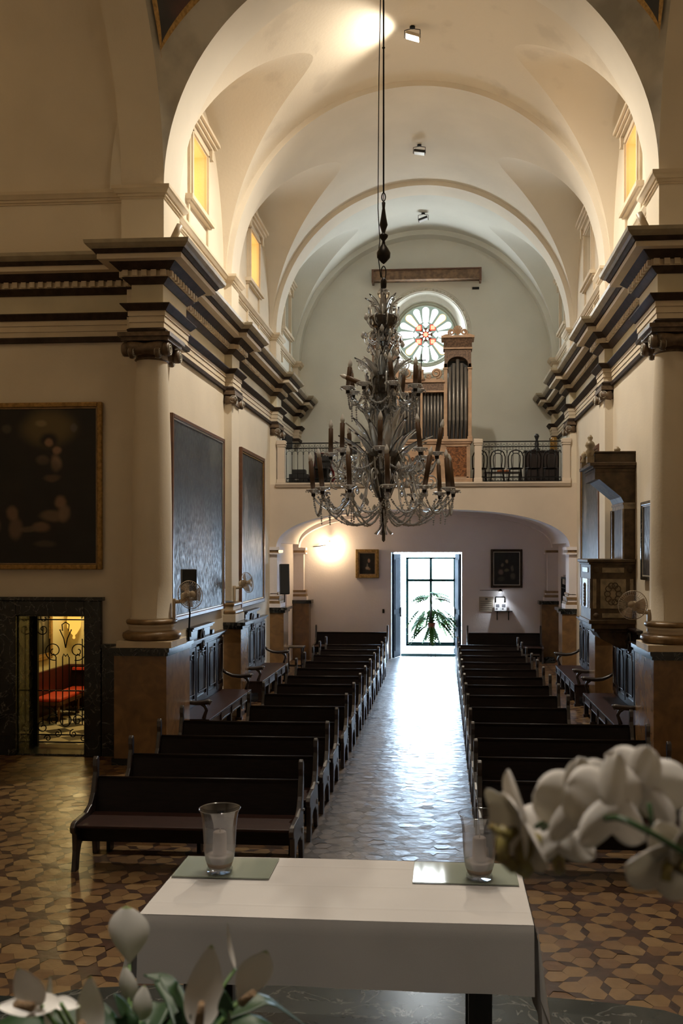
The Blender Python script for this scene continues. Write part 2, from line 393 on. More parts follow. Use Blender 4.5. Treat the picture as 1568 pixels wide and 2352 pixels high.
# back wall with door and round window
mb = MB(); RX, RZ, RR = .03, 9.75, 1.2
DX0, DX1, DZ = -1.0, 1.12, 3.18
wallgrid((-4.5, 4.5), (0, 13.2), [(DX0, DX1, 0, DZ), (RX-1.3, RX+1.3, RZ-1.3, RZ+1.3)], lambda a, b, c, d: mb.box(a, b, 27.35, 27.85, c, d, 1 if c < 4 and d < 4 else 0))
n = 48
def sq(a):
    k = 1.3/max(abs(cos(a)), abs(sin(a))); return (RX+k*cos(a), RZ+k*sin(a))
for i in range(n):
    a, b2 = 2*pi*i/n, 2*pi*(i+1)/n
    p, q = sq(a), sq(b2)
    mb.add([(RX+RR*cos(a),27.35,RZ+RR*sin(a)),(RX+RR*cos(b2),27.35,RZ+RR*sin(b2)),(q[0],27.35,q[1]),(p[0],27.35,p[1])],[(0,1,2,3)],0)
    # concave reveal
    prev = (RR, 27.35)
    for r_, y_ in ((1.12,27.44),(1.02,27.53),(.97,27.62),(.93,27.8)):
        mb.add([(RX+prev[0]*cos(a),prev[1],RZ+prev[0]*sin(a)),(RX+prev[0]*cos(b2),prev[1],RZ+prev[0]*sin(b2)),(RX+r_*cos(b2),y_,RZ+r_*sin(b2)),(RX+r_*cos(a),y_,RZ+r_*sin(a))],[(3,2,1,0)],0,True)
        prev = (r_, y_)
struct(mb.build('wall_back', [choirp, porchp]))
# under the loft the back wall is pinkish plaster: thin skin
mb = MB(); wallgrid((-3.91, 3.91), (0, 4.6), [(DX0, DX1, 0, DZ)], lambda a, b, c, d: mb.box(a, b, 27.335, 27.349, c, d))
struct(mb.build('wall_back_lower', porchp))
# floor hidden masses: crossing, transepts, chancel
def zrect(name, boxes, m):
    mb = MB()
    for bx in boxes: mb.box(*bx)
    return struct(mb.build(name, m))
# transept end walls facing the chancel (beside the nave arch)
for sx in (-1, 1):
    mb = MB()
    ops = [(-6.14, -5.04, 0, 2.2)] if sx < 0 else []
    def em(a, b, c, d, sx=sx): mb.box(a, b, 14.0, 14.62, c, d)
    if sx < 0: wallgrid((-9.6, -3.92), (0, 12.9), ops, em)
    else: em(3.92, 9.6, 0, 12.9)
    struct(mb.build('wall_transept_left' if sx < 0 else 'wall_transept_right', plaster))
zrect('wall_side_left', [(-9.8, -9.5, 6.0, 18.7, 0, 14)], plaster)
zrect('wall_side_right', [(9.5, 9.8, 6.0, 14.6, 0, 14)], plaster)
zrect('wall_chancel_left', [(-9.8, -4.4, 6.0, 6.35, 0, 14), (-4.7, -4.4, -3.2, 6.2, 0, 14)], plaster)
zrect('wall_chancel_right', [(4.4, 9.8, 6.0, 6.35, 0, 14), (4.4, 4.7, -3.2, 6.2, 0, 14)], plaster)
zrect('wall_front', [(-4.7, 4.7, -3.4, -3.1, 0, 14)], plaster)
zrect('ceiling_roof', [(-9.9, 9.9, -3.5, 14.7, 13.2, 13.5), (-4.6, 4.6, 14.6, 28.0, 13.2, 13.5)], plaster)
# upper pier strips (crossing) and transept vault
SPR = 8.82; YC = 10.2
for sx in (-1, 1):
    mb = MB()
    mb.box(sx*3.75, sx*4.42, 13.85, 14.7, 7.6, SPR)
    # pilaster mass from pedestal up
    mb.box(sx*3.83, sx*4.35, 13.9, 14.3, 1.7, 7.6)
    struct(mb.build('trim_1' if sx < 0 else 'trim_2', plaster))
    # transept barrel vault over the side wall, arch rib at the crossing
    mb = MB()
    mb.grid(lambda u, v: (sx*(4.42+5.1*u), YC+3.8*cos(pi*v), SPR+3.8*sin(pi*v)), 1, 40)
    mb.grid(lambda u, v: (sx*(3.75+.67*u), YC+3.65*cos(pi*v), SPR+3.65*sin(pi*v)), 1, 40)
    mb.grid(lambda u, v: (sx*4.42, YC+(3.65+.15*u)*cos(pi*v), SPR+(3.65+.15*u)*sin(pi*v)), 1, 40)
    struct(mb.build('ceiling_transept_left' if sx < 0 else 'ceiling_transept_right', plaster))
# pendentives with painted triangles in gold frames
pend_dark = painting('pendentive_painting', (.012,.008,.006), [(.3,.35,.2,.2,(.12,.03,.015),.6),(.7,.7,.25,.2,(.1,.05,.02),.6),(.5,.5,.1,.3,(.2,.16,.12),.5)], ax=(0,2), rough=.5)
for sx in (-1, 1):
    mb = MB()
    def pd(u, v, k=1.0, sx=sx):
        h = .02+v*3.6; rho = sqrt(max(.01, 5.233**2-h*h))
        a0 = acos(min(1, 3.75/rho)); a1 = asin(min(1, 3.65/rho)); a = a0+(a1-a0)*u
        return (sx*rho*k*cos(a), YC+rho*k*sin(a), SPR+h)
    mb.grid(pd, 24, 30)
    struct(mb.build('ceiling_pendentive_left' if sx < 0 else 'ceiling_pendentive_right', mat('grey_pendentive', (.38,.34,.27), .85, var=.25, vs=1.5)))
    def pd2(u, v, sx=sx):
        h = 1.78+v*1.83; rho = sqrt(5.233**2-h*h); a0 = acos(3.75/rho); a1 = asin(3.65/rho)
        w_ = (a1-a0); lo = a0+.02; hi = a1-.125
        hi = max(hi, lo+.001)
        a = lo+(hi-lo)*u; return (sx*rho*.992*cos(a), YC+rho*.992*sin(a), SPR+h)
    def mf(u, v):
        wd = .02+v*.75; fr = .07/max(wd, .07)
        return 1 if (u < fr or u > 1-fr) else 0
    mb = MB()
    fr = lambda v: min(.5, .045/(.02+v*.75))
    mb.grid(lambda u, v: pd2(u*fr(v), v), 2, 60, 1)
    mb.grid(lambda u, v: pd2(fr(v)+u*(1-2*fr(v)), v), 20, 60, 0)
    mb.grid(lambda u, v: pd2(1-(1-u)*fr(v), v), 2, 60, 1)
    o = mb.build('pendentive_painting', [pend_dark, gold]); tag(o, 'dark painted triangle in a gilt frame high on the %s crossing corner' % ('left' if sx < 0 else 'right'), 'painting')
# nave arch at the crossing (face, soffit), other transverse ribs
def rib(name, y0, y1, ri, ro, m, spr=SPR, xl=None):
    mb = MB(); n = 64
    mb.grid(lambda u, v: (ri*cos(pi*v), y0+(y1-y0)*u, spr+ri*sin(pi*v)), 1, n)
    for y in (y0, y1): mb.grid(lambda u, v: ((ri+(ro-ri)*u)*cos(pi*v), y, spr+(ri+(ro-ri)*u)*sin(pi*v)), 1, n)
    return struct(mb.build(name, m))
rib('trim_3', 13.85, 14.7, 3.75, 4.6, vaultp)
rib('trim_4', 18.4, 19.05, 3.75, 3.95, vaultp)
rib('trim_5', 23.4, 24.05, 3.75, 3.95, vaultp)
rib('trim_6', 26.95, 27.4, 3.72, 4.1, choirp)
# barrel vault bays with window lunettes cut into them
RB = 3.86; AH = 2.72
def bay(name, y0, y1, m, worn=None):
    yc = (y0+y1)/2; hw = (y1-y0)/2-.02
    mb = MB(); ny = 48; nx = 14; na = 30
    ys = [y0]+[yc+hw*sin(pi/2*(2*i/ny-1)) for i in range(ny+1)]+[y1]
    rows = []
    for y in ys:
        t = (y-yc)/hw
        drop = AH*(1-sqrt(max(0, 1-t*t))) if abs(t) <= 1 else AH
        def zl(x, drop=drop): return 8.82+AH-drop+(12.3-11.54)*(WX-x)/(WX-1.59)
        # find groin: barrel height meets lunette
        a = 0.0
        if abs(t) < .9999:
            for k in range(1, 900):
                aa = k*pi/2/900
                if SPR+RB*sin(aa) >= zl(RB*cos(aa)): a = aa; break
            else: a = pi/2
        rows.append((y, a, zl))
    for sx in (-1, 1):
        # barrel part
        vs = []; nr = len(rows)
        for y, a, zl in rows:
            for k in range(na+1):
                th = a+(pi/2-a)*k/na; vs.append((sx*RB*cos(th), y, SPR+RB*sin(th)))
        fs = [(r*(na+1)+k, r*(na+1)+k+1, (r+1)*(na+1)+k+1, (r+1)*(na+1)+k) for r in range(nr-1) for k in range(na)]
        mb.add(vs, fs, 0, True)
        vs = []
        rr = rows[1:-1]
        for y, a, zl in rr:
            xg = RB*cos(a); zg = SPR+RB*sin(a)
            for k in range(nx+1):
                x = WX+.02+(xg-WX-.02)*k/nx; z = zl(WX)+(zg-zl(WX))*k/nx
                vs.append((sx*x, y, max(z, SPR)))
        fs = [(r*(nx+1)+k, r*(nx+1)+k+1, (r+1)*(nx+1)+k+1, (r+1)*(nx+1)+k) for r in range(len(rr)-1) for k in range(nx)]
        mb.add(vs, fs, 0, True)
    return struct(mb.build(name, m))
bay('ceiling_1', 14.7, 18.4, plaster_worn); bay('ceiling_2', 19.05, 23.4, vaultp); bay('ceiling_3', 24.05, 26.98, choirp)
# ------------------------------------------------------------------ entablature and other mouldings
ENT = [(.0,6.48,0),(.055,6.48,0),(.07,6.54,0),(.03,6.57,1),(.03,6.65,2),(.042,6.652,1),(.042,6.74,2),(.056,6.742,1),(.056,6.82,0),(.075,6.82,0),(.15,6.90,0),(.15,6.915,1),(.012,6.92,3),(.012,7.22,0),
       (.03,7.22,0),(.12,7.29,0),(.12,7.31,1),(.13,7.31,1),(.13,7.40,0),(.16,7.40,0),(.26,7.49,0),(.27,7.50,1),(.40,7.50,1),(.40,7.575,0),(.42,7.575,0),(.46,7.63,4),(.47,7.63,4),(.50,7.65,4),(.54,7.69,4),(.55,7.74,4),(.0,7.76,1),(-.02,7.76,1)]
PTH = [(-9.5,14.0),(-4.12,14.0),(-4.12,13.5),(-3.66,13.5),(-3.66,14.72),(-3.91,14.72),(-3.91,18.4),(-3.75,18.4),(-3.75,19.05),(-3.91,19.05),(-3.91,23.4),(-3.75,23.4),(-3.75,24.05),(-3.91,24.05),(-3.91,26.95),(-3.75,26.95),(-3.75,27.36)]
groove = mat('fascia_groove', (.3,.24,.17), .8)
frieze = mat('frieze_plaster', (.62,.56,.42), .8, var=.05, vs=2)
ent_mats = [darktrim, trimp, groove, frieze, oliv]
e = sweep(PTH, ENT); e.build('trim_7', ent_mats)
e.mirror().build('trim_8', ent_mats)
# dentils
def dentils(path):
    mb = MB()
    P = [V(p) for p in path]; n = len(P); nr = []
    for i in range(n-1):
        d = (P[i+1]-P[i]).normalized(); nr.append(V((d.y,-d.x)))
    for i in range(n-1):
        d = (P[i+1]-P[i]).normalized(); o_ = .13
        a = P[i]+nr[i]*o_; b = P[i+1]+nr[i]*o_
        # mitre extension
        if i > 0: k = nr[i-1]+nr[i]; a = P[i]+(k/k.dot(nr[i]))*o_ if k.length > .1 else a
        if i < n-2: k = nr[i]+nr[i+1]; b = P[i+1]+(k/k.dot(nr[i]))*o_ if k.length > .1 else b
        Ln = (b-a).length; 
        if (b-a).dot(d) <= 0: continue
        c = max(1, int(Ln/.135)); st = Ln/c
        for j in range(c):
            p = a+d*(st*(j+.5)); h = st*.28
            q0 = p-d*h; q1 = p+d*h; r0 = q0+nr[i]*.045; r1 = q1+nr[i]*.045
            mb.add([(q0.x,q0.y,7.315),(q1.x,q1.y,7.315),(r1.x,r1.y,7.315),(r0.x,r0.y,7.315),(q0.x,q0.y,7.4),(q1.x,q1.y,7.4),(r1.x,r1.y,7.4),(r0.x,r0.y,7.4)],
                   [(0,1,2,3),(7,6,5,4),(0,4,5,1),(1,5,6,2),(2,6,7,3),(3,7,4,0)])
    return mb
dm = dentils(PTH); struct(dm.build('trim_9', trimp)); struct(dm.mirror().build('trim_10', trimp))
for o in ('trim_7','trim_8'): struct(bpy.data.objects[o])
IMP = [(0,8.66,0),(.02,8.66,0),(.02,8.69,0),(.045,8.69,0),(.045,8.73,0),(.07,8.73,0),(.1,8.77,0),(.12,8.79,0),(.12,8.84,0),(-.02,8.84,0)]
PI2 = [(-9.5,14.0),(-4.42,14.0),(-4.42,13.85),(-3.75,13.85),(-3.75,14.72),(-3.91,14.72),(-3.91,18.4),(-3.75,18.4),(-3.75,19.05),(-3.91,19.05),(-3.91,23.4),(-3.75,23.4),(-3.75,24.05),(-3.91,24.05),(-3.91,26.95),(-3.75,26.95),(-3.75,27.36)]
e = sweep(PI2, IMP); struct(e.build('trim_11', trimp)); struct(e.mirror().build('trim_12', trimp))
# upper pilaster strips
for sx in (-1, 1):
    mb = MB()
    for a, b in ((18.4,19.05),(23.4,24.05),(26.95,27.36)):
        mb.box(sx*3.75, sx*3.92, a, b, 7.7, 8.83); mb.box(sx*3.75, sx*3.92, a, b, 6.46, 7.3)
    mb.box(sx*3.66, sx*4.12, 13.5, 14.72, 6.46, 7.5); mb.box(sx*3.7, sx*4.12, 13.6, 14.72, 7.5, 7.75)
    struct(mb.build('trim_13' if sx < 0 else 'trim_14', plaster))
# black marble dado on the transept walls with ledge
for sx in (-1, 1):
    mb = MB()
    if sx < 0:
        mb.box(-9.5,-6.42,13.93,14.0,0,1.7); mb.box(-4.76,-4.3,13.93,14.0,0,1.7)
    else: mb.box(4.3,9.5,13.93,14.0,0,1.7)
    if sx < 0: mb.box(-9.5,-6.42,13.88,14.0,1.7,1.76); mb.box(-4.76,-4.3,13.88,14.0,1.7,1.76)
    else: mb.box(4.3,9.5,13.88,14.0,1.7,1.76)
    struct(mb.build('baseboard_left' if sx < 0 else 'baseboard_right', blackm))
# ------------------------------------------------------------------ steps and altar platform
mb = MB()
def stepshape(y0, bulge, z0, z1):
    pts = [(-4.39,-3.0),(4.39,-3.0),(4.39,y0)]
    for i in range(25):
        x = 2.2-4.4*i/24; pts.append((x, y0+bulge*sqrt(max(0,1-(x/2.2)**2))))
    pts.append((-4.39,y0)); mb.prism(pts, 2, z0, z1)
stepshape(6.08, .3, -.004, .15); stepshape(5.62, .24, .15, .3); stepshape(5.2, .2, .3, .45)
struct(mb.build('floor_altar_steps', greym))
# ------------------------------------------------------------------ organ loft
def az(x, hw=3.74, s=3.3, c=4.28):
    t = min(1, abs(x)/hw); return s+(c-s)*(1-t**2.6)**(1/2.2)
mb = MB(); n = 80
xs = [-3.74*cos(pi*i/n) for i in range(n+1)]
loftp = mat('loft_plaster', (.62,.52,.42), .8, var=.05, vs=1)
for a, b in zip(xs, xs[1:]):
    mb.add([(a,23.35,az(a)),(b,23.35,az(b)),(b,23.35,4.93),(a,23.35,4.93)],[(0,1,2,3)],0)
    mb.add([(a,23.35,az(a)),(b,23.35,az(b)),(b,23.95,az(b)),(a,23.95,az(a))],[(3,2,1,0)],1,True)
    mb.add([(a,23.95,az(a)),(b,23.95,az(b)),(b,23.95,az(b)+.12),(a,23.95,az(a)+.12)],[(3,2,1,0)],1)
    mb.add([(a,23.95,az(a)+.12),(b,23.95,az(b)+.12),(b,27.0,az(b)+.12),(a,27.0,az(a)+.12)],[(3,2,1,0)],1,True)
    mb.add([(a,27.0,az(a)+.12),(b,27.0,az(b)+.12),(b,27.0,az(b)),(a,27.0,az(a))],[(3,2,1,0)],1)
    mb.add([(a,27.0,az(a)),(b,27.0,az(b)),(b,27.34,az(b)),(a,27.34,az(a))],[(3,2,1,0)],1,True)
for sx in (-1, 1):
    mb.box(sx*3.74, sx*3.91, 23.35, 23.95, 3.3, 4.93); mb.box(sx*3.74, sx*3.91, 27.0, 27.34, 3.3, 4.93, 1); mb.box(sx*3.74, sx*3.91, 23.95, 27.0, 3.42, 4.93, 1)
mb.box(-3.91, 3.91, 23.36, 27.34, 4.8, 4.9)
struct(mb.build('ceiling_loft', [loftp, porchp]))
struct(MB().box(-3.9,3.9,23.4,27.34,4.9,4.935).build('floor_loft', wood))
SILL = [(0,4.84,0),(.04,4.86,0),(.06,4.9,0),(.08,4.93,0),(.08,4.97,0),(-.1,4.97,0)]
struct(sweep([(-3.75,23.35),(3.75,23.35)], SILL).build('trim_15', loftp))
# lower piers below the loft: impost blocks
for sx in (-1, 1):
    mb = MB()
    for y0, y1, xx in ((23.3,24.0,3.62),(27.02,27.34,3.5)):
        mb.box(sx*(xx+.1), sx*3.91, y0+.06, y1-.05, 1.76, 3.3, 0)
        mb.box(sx*(xx+.03), sx*3.91, y0, y1, 3.24, 3.32, 0); mb.box(sx*(xx+.06), sx*3.91, y0+.03, y1, 3.17, 3.24, 1)
        mb.box(sx*(xx+.03), sx*3.91, y0, y1, 3.13, 3.17, 0)
        mb.box(sx*(xx+.0), sx*3.91, y0-.02, y1, 1.76, 1.86, 0); mb.box(sx*(xx+.02), sx*3.91, y0, y1, 1.86, 1.93, 1); mb.box(sx*(xx+.06), sx*3.91, y0+.03, y1, 1.93, 1.99, 0); mb.box(sx*(xx+.03), sx*3.91, y0+.01, y1, 1.99, 2.05, 1)
    struct(mb.build('trim_16' if sx < 0 else 'trim_17', [porchp, bronze]))
    mb = MB().box(sx*3.42, sx*3.91, 26.95, 27.34, 0, 1.66, 0).box(sx*3.34, sx*3.91, 26.87, 27.34, 1.66, 1.76, 1)
    struct(mb.build('trim_18' if sx < 0 else 'trim_19', [brownm, blackm]))
# windows
amber = emis('amber_window_glass', (1, .55, .12), 3.0)
amber2 = emis('dull_window_glass', (.9, .8, .62), .35)
wk = 0
for sx in (-1, 1):
    for k, (a, b, c, d) in enumerate(WINS):
        wk += 1; h = (WX)
        mb = MB()
        x = sx*WX; f = -sx
        def fb(y0, y1, z0, z1, t, m=0): mb.box(x, x+f*t, y0, y1, z0, z1, m)
        fb(a-.16, a, c-.1, d+.12, .05); fb(b, b+.16, c-.1, d+.12, .05); fb(a-.16, b+.16, d, d+.12, .055)
        fb(a-.1, a-.03, c-.06, d+.06, .08); fb(b+.03, b+.1, c-.06, d+.06, .08); fb(a-.1, b+.1, d+.03, d+.09, .08)
        fb(a-.3, b+.3, c-.2, c-.12, .13); fb(a-.26, b+.26, c-.24, c-.2, .08)
        fb(a-.22, a-.14, c-1.1, c-.2, .04); fb(b+.14, b+.22, c-1.1, c-.2, .04)
        fb(a-.3, b+.3, d+.2, d+.26, .12); fb(a-.34, b+.34, d+.26, d+.32, .17); fb(a-.38, b+.38, d+.32, d+.38, .22)
        for yy in (a-.2, b+.2): fb(yy-.06, yy+.06, d+.02, d+.2, .12)
        fb(a-.14, b+.14, d+.12, d+.2, .06)
        # pane and bars at the outer end of the reveal
        xo = sx*(WX+.5)
        mb.box(xo-.02, xo+.02, a, b, c, d, 1 if k == 0 or (k == 1 and sx < 0) else 2)
        mb.box(xo-sx*.04, xo-sx*.02, (a+b)/2-.02, (a+b)/2+.02, c, d, 3)
        o = mb.build('window_%d' % wk, [trimp, amber, amber2, iron]); struct(o)
# ------------------------------------------------------------------ engaged columns on marble pedestals
def volute(mb, c, r, sx, ax='y', m=0, th=.05):
    """spiral scroll disc facing -y (ax y) or towards the nave (ax x)"""
    if ax == 'y': M = Matrix.Translation(c) @ Matrix.Rotation(R(90), 4, 'X')
    else: M = Matrix.Translation(c) @ Matrix.Rotation(R(90)*sx, 4, 'Y')
    mb.lathe([(0,-th),(r*.8,-th),(r,-th*.6),(r,th*.6),(r*.8,th),(0,th)], n=20, M=M, m=m)
    pts = [(x, y, s_*(th+.004)) for s_ in (1,) for x, y in spiral(0,0,r*.85,r*.15,0,4.2*pi,40)]
    mb.tube(pts, r*.1, 6, m=1, M=M); mb.tube([(x,y,-z) for x,y,z in pts], r*.1, 6, m=1, M=M)
whitec = mat('chalky_capital_edge', (.45,.43,.38), .6)
for sx in (-1, 1):
    side = 'left' if sx < 0 else 'right'
    t = thing('engaged_column', 'tall cream round column with scrolled capital at the near %s corner' % side, 'column', (sx*3.9, 13.74, 1.76), group=None)
    mb = MB(); mb.box(-.42,.42,-.4,.42,0,.1)
    mb.build('plinth_block', trimp, t, bevel=.008)
    mb = MB().lathe([(.39,.1),(.43,.13),(.44,.17),(.43,.21),(.38,.235),(.34,.24)], n=40); mb.build('base_ring', bronze, t)
    mb = MB().lathe([(.34,.235),(.335,.26),(.345,.3),(.37,.34)], n=40); mb.build('base_hollow', trimp, t)
    mb = MB().lathe([(.33,.33),(.375,.345),(.385,.375),(.375,.405),(.31,.42)], n=40); mb.build('base_ring', bronze, t)
    mb = MB().lathe([(.33,.41),(.305,.44),(.305,1.0),(.3,2.0),(.285,3.0),(.26,3.8),(.232,4.32),(.232,4.36)], n=48); mb.build('shaft', plaster, t)
    mb = MB(); mb.lathe([(.235,4.34),(.26,4.36),(.24,4.38),(.235,4.45),(.3,4.52)], n=32)
    # bolster cushions and volutes
    for s_ in (-1, 1):
        mb.lathe([(.1,-.27),(.115,-.2),(.085,0),(.115,.2),(.1,.27)], n=16, M=Matrix.Translation((0,s_*.27,4.5)) @ Matrix.Rotation(R(90),4,'Y'))
    for a in (-1, 1):
        for b in (-1, 1):
            volute(mb, (a*.31, b*.27, 4.48), .105, 1, 'x'); 
            volute(mb, (a*.2, b*.34, 4.42), .09, 1, 'x', th=.03)
    mb.box(-.36,.36,-.36,.36,4.6,4.66); mb.box(-.4,.4,-.4,.4,4.66,4.72)
    mb.build('scroll_capital', [capm, whitec], t)
    t = thing('marble_pedestal', 'brown marble pedestal with black slab top under the near %s column' % side, 'pedestal', (sx*3.97, 13.8, 0))
    P = lambda mb, g, z0, z1: mb.box(-.4-g,.4+g,-.4-g,.185,z0,z1).box(-.4-g,-.07,.185,.86+g*.3,z0,z1) if sx > 0 else mb.box(-.4-g,.4+g,-.4-g,.185,z0,z1).box(.4+g,.07,.185,.86+g*.3,z0,z1)
    P(MB(),0,.1,1.64).build('die', brownm, t)
    P(P(MB(),.03,1.64,1.70),.06,1.70,1.76).build('top_slab', blackm, t)
    P(MB(),.03,0,.1).build('plinth', blackm, t)
nth = ['second', 'third']
for sx in (-1, 1):
    side = 'left' if sx < 0 else 'right'
    for k, y in enumerate((18.4, 23.4)):
        h0 = 1.76
        t = thing('wall_pilaster', 'flat cream pilaster with scroll capital, %s wall, %s' % (side, ('between the wall benches','beside the organ loft')[k]), 'pilaster', (sx*3.91, y+.325, h0))
        f = -sx
        def bx(mb, d, w, z0, z1, m=0): mb.box(-sx*.0, f*d, -.325-w, .325+w, z0-h0, z1-h0, m)
        mb = MB(); bx(mb,.16,0,2.2,6.3); mb.build('shaft', plaster, t)
        mb = MB(); bx(mb,.26,.08,1.76,1.92); mb.build('plinth_block', trimp, t, bevel=.006)
        mb = MB(); bx(mb,.25,.06,1.92,2.0); mb.build('base_ring', bronze, t, bevel=.03)
        mb = MB(); bx(mb,.2,.03,2.0,2.08); mb.build('base_hollow', trimp, t)
        mb = MB(); bx(mb,.22,.04,2.08,2.15); mb.build('base_ring', bronze, t, bevel=.025)
        mb = MB(); bx(mb,.2,.02,6.22,6.34); bx(mb,.24,.06,6.4,6.48)
        for s_ in (-1, 1):
            mb.lathe([(.0,-.1),(.1,-.1),(.085,0),(.1,.1),(0,.1)], n=16, M=Matrix.Translation((f*.14, s_*.31, 6.3-h0)) @ Matrix.Rotation(R(90),4,'Y'))
            volute(mb, (f*.23, s_*.31, 6.29-h0), .095, 1, 'x', th=.02)
            volute(mb, (f*.2, s_*.36, 6.3-h0), .09, 1, 'y', th=.02)
        mb.build('scroll_capital', [capm, whitec], t)
        t = thing('marble_pedestal', 'brown marble pedestal with black top, %s wall, %s' % (side, ('between the wall benches','below the organ loft')[k]), 'pedestal', (sx*3.91, y+.325, 0))
        f = -sx
        mb = MB().box(0,f*.36,-.36,.36,.1,1.62); mb.build('die', brownm, t, bevel=.005)
        mb = MB().box(0,f*.4,-.39,.39,1.62,1.69).box(0,f*.46,-.42,.42,1.69,1.76); mb.build('top_slab', blackm, t, bevel=.006)
        mb = MB().box(0,f*.4,-.39,.39,0,.1); mb.build('plinth', blackm, t)
# ------------------------------------------------------------------ pews
ROWY = [9.42,10.52,11.6,12.63,13.93,15.1,16.27,17.35,18.5,19.65,20.9,22.1,23.3]
END = [(.12,0),(.12,.2),(.075,.42),(.085,.6),(.115,.78),(.1,.86),(.115,.95),(.1,1.0),(.065,1.03),(.035,1.0),(.03,.93),(.045,.86),(.02,.8),(-.02,.66),(-.09,.56),(-.2,.51),(-.42,.5),(-.47,.49),(-.5,.45),(-.49,.4),(-.45,.37),(-.44,.2),(-.455,.08),(-.47,0),(-.39,0),(-.37,.14),(-.33,.24),(-.24,.28),(-.1,.28),(.0,.2),(.03,0)]
def make_pew(L, label):
    t = thing('church_pew', label, 'pew')
    h = L/2
    for s_ in (-1, 1):
        MB().prism([(a*1.14 if a < 0 else a, b) for a, b in END], 0, s_*h-.025, s_*h+.025).build('pew_end', wood_end, t, bevel=.008)
    mb = MB(); M = Matrix.Translation((0,.0,.49)) @ Matrix.Rotation(R(-13),4,'X')
    mb.box(-h+.02,h-.02,-.012,.012,-.05,.31, M=M); mb.build('backrest', wood, t)
    mb = MB(); mb.tube([(-h+.03,.07,.8),(h-.03,.07,.8)], .017, 10); mb.box(-h+.03,h-.03,.05,.09,.77,.795); mb.build('top_rail', wood, t)
    MB().box(-h+.02,h-.02,-.53,.02,.435,.465).build('seat', seatw, t, bevel=.012)
    MB().box(-h+.03,h-.03,-.4,-.37,.27,.435).build('seat_apron', wood, t)
    MB().box(-h+.03,h-.03,.1,.24,.13,.16).box(-h+.1,-h+.14,.1,.22,0,.13).box(h-.14,h-.1,.1,.22,0,.13).box(-.02,.02,.1,.22,0,.13).build('kneeler', wood, t, bevel=.005)
    mb = MB(); mb.box(h+.025,h+.04,.02,.06,.5,.52); mb.box(h+.025,h+.032,-.02,.03,.28,.34); mb.build('metal_hook', mat_steel, t)
    return t
mat_steel = mat('dull_steel', (.5,.5,.5), .3, .9)
ords = ['front','second','third','fourth','fifth','sixth','seventh','eighth','ninth','tenth','eleventh','twelfth','thirteenth']
protoL = {}
for sx in (-1, 1):
    side = 'left' if sx < 0 else 'right'
    for i, y in enumerate(ROWY):
        Ln = 2.2 if i < 4 else 1.52
        yy = y + (0.0 if sx < 0 else .1)
        lab = 'long dark wooden church pew left of the aisle, nearest the altar' if (i == 0 and sx < 0) else \
              ('long dark wooden church pew right of the aisle, nearest the altar' if i == 0 else
               '%s dark wooden pew in the %s row from the altar, %s of the aisle' % ('long' if i < 4 else 'short', ords[i], side))
        if Ln not in protoL: o = make_pew(Ln, lab); protoL[Ln] = o
        else: o = dup(protoL[Ln], label=lab)
        o.location = (sx*(.93+Ln/2), yy, 0); o['group'] = 'rows of pews facing the altar'
        if sx > 0: o.rotation_euler.z = 0
for sx in (-1, 1):
    o = dup(protoL[2.2], loc=((-2.13 if sx < 0 else 2.32), 26.75, 0), label='dark wooden pew standing against the back wall %s of the street door' % ('left' if sx < 0 else 'right'))
    o.scale = (.96,1,1.02); o['group'] = 'pews against the back wall'
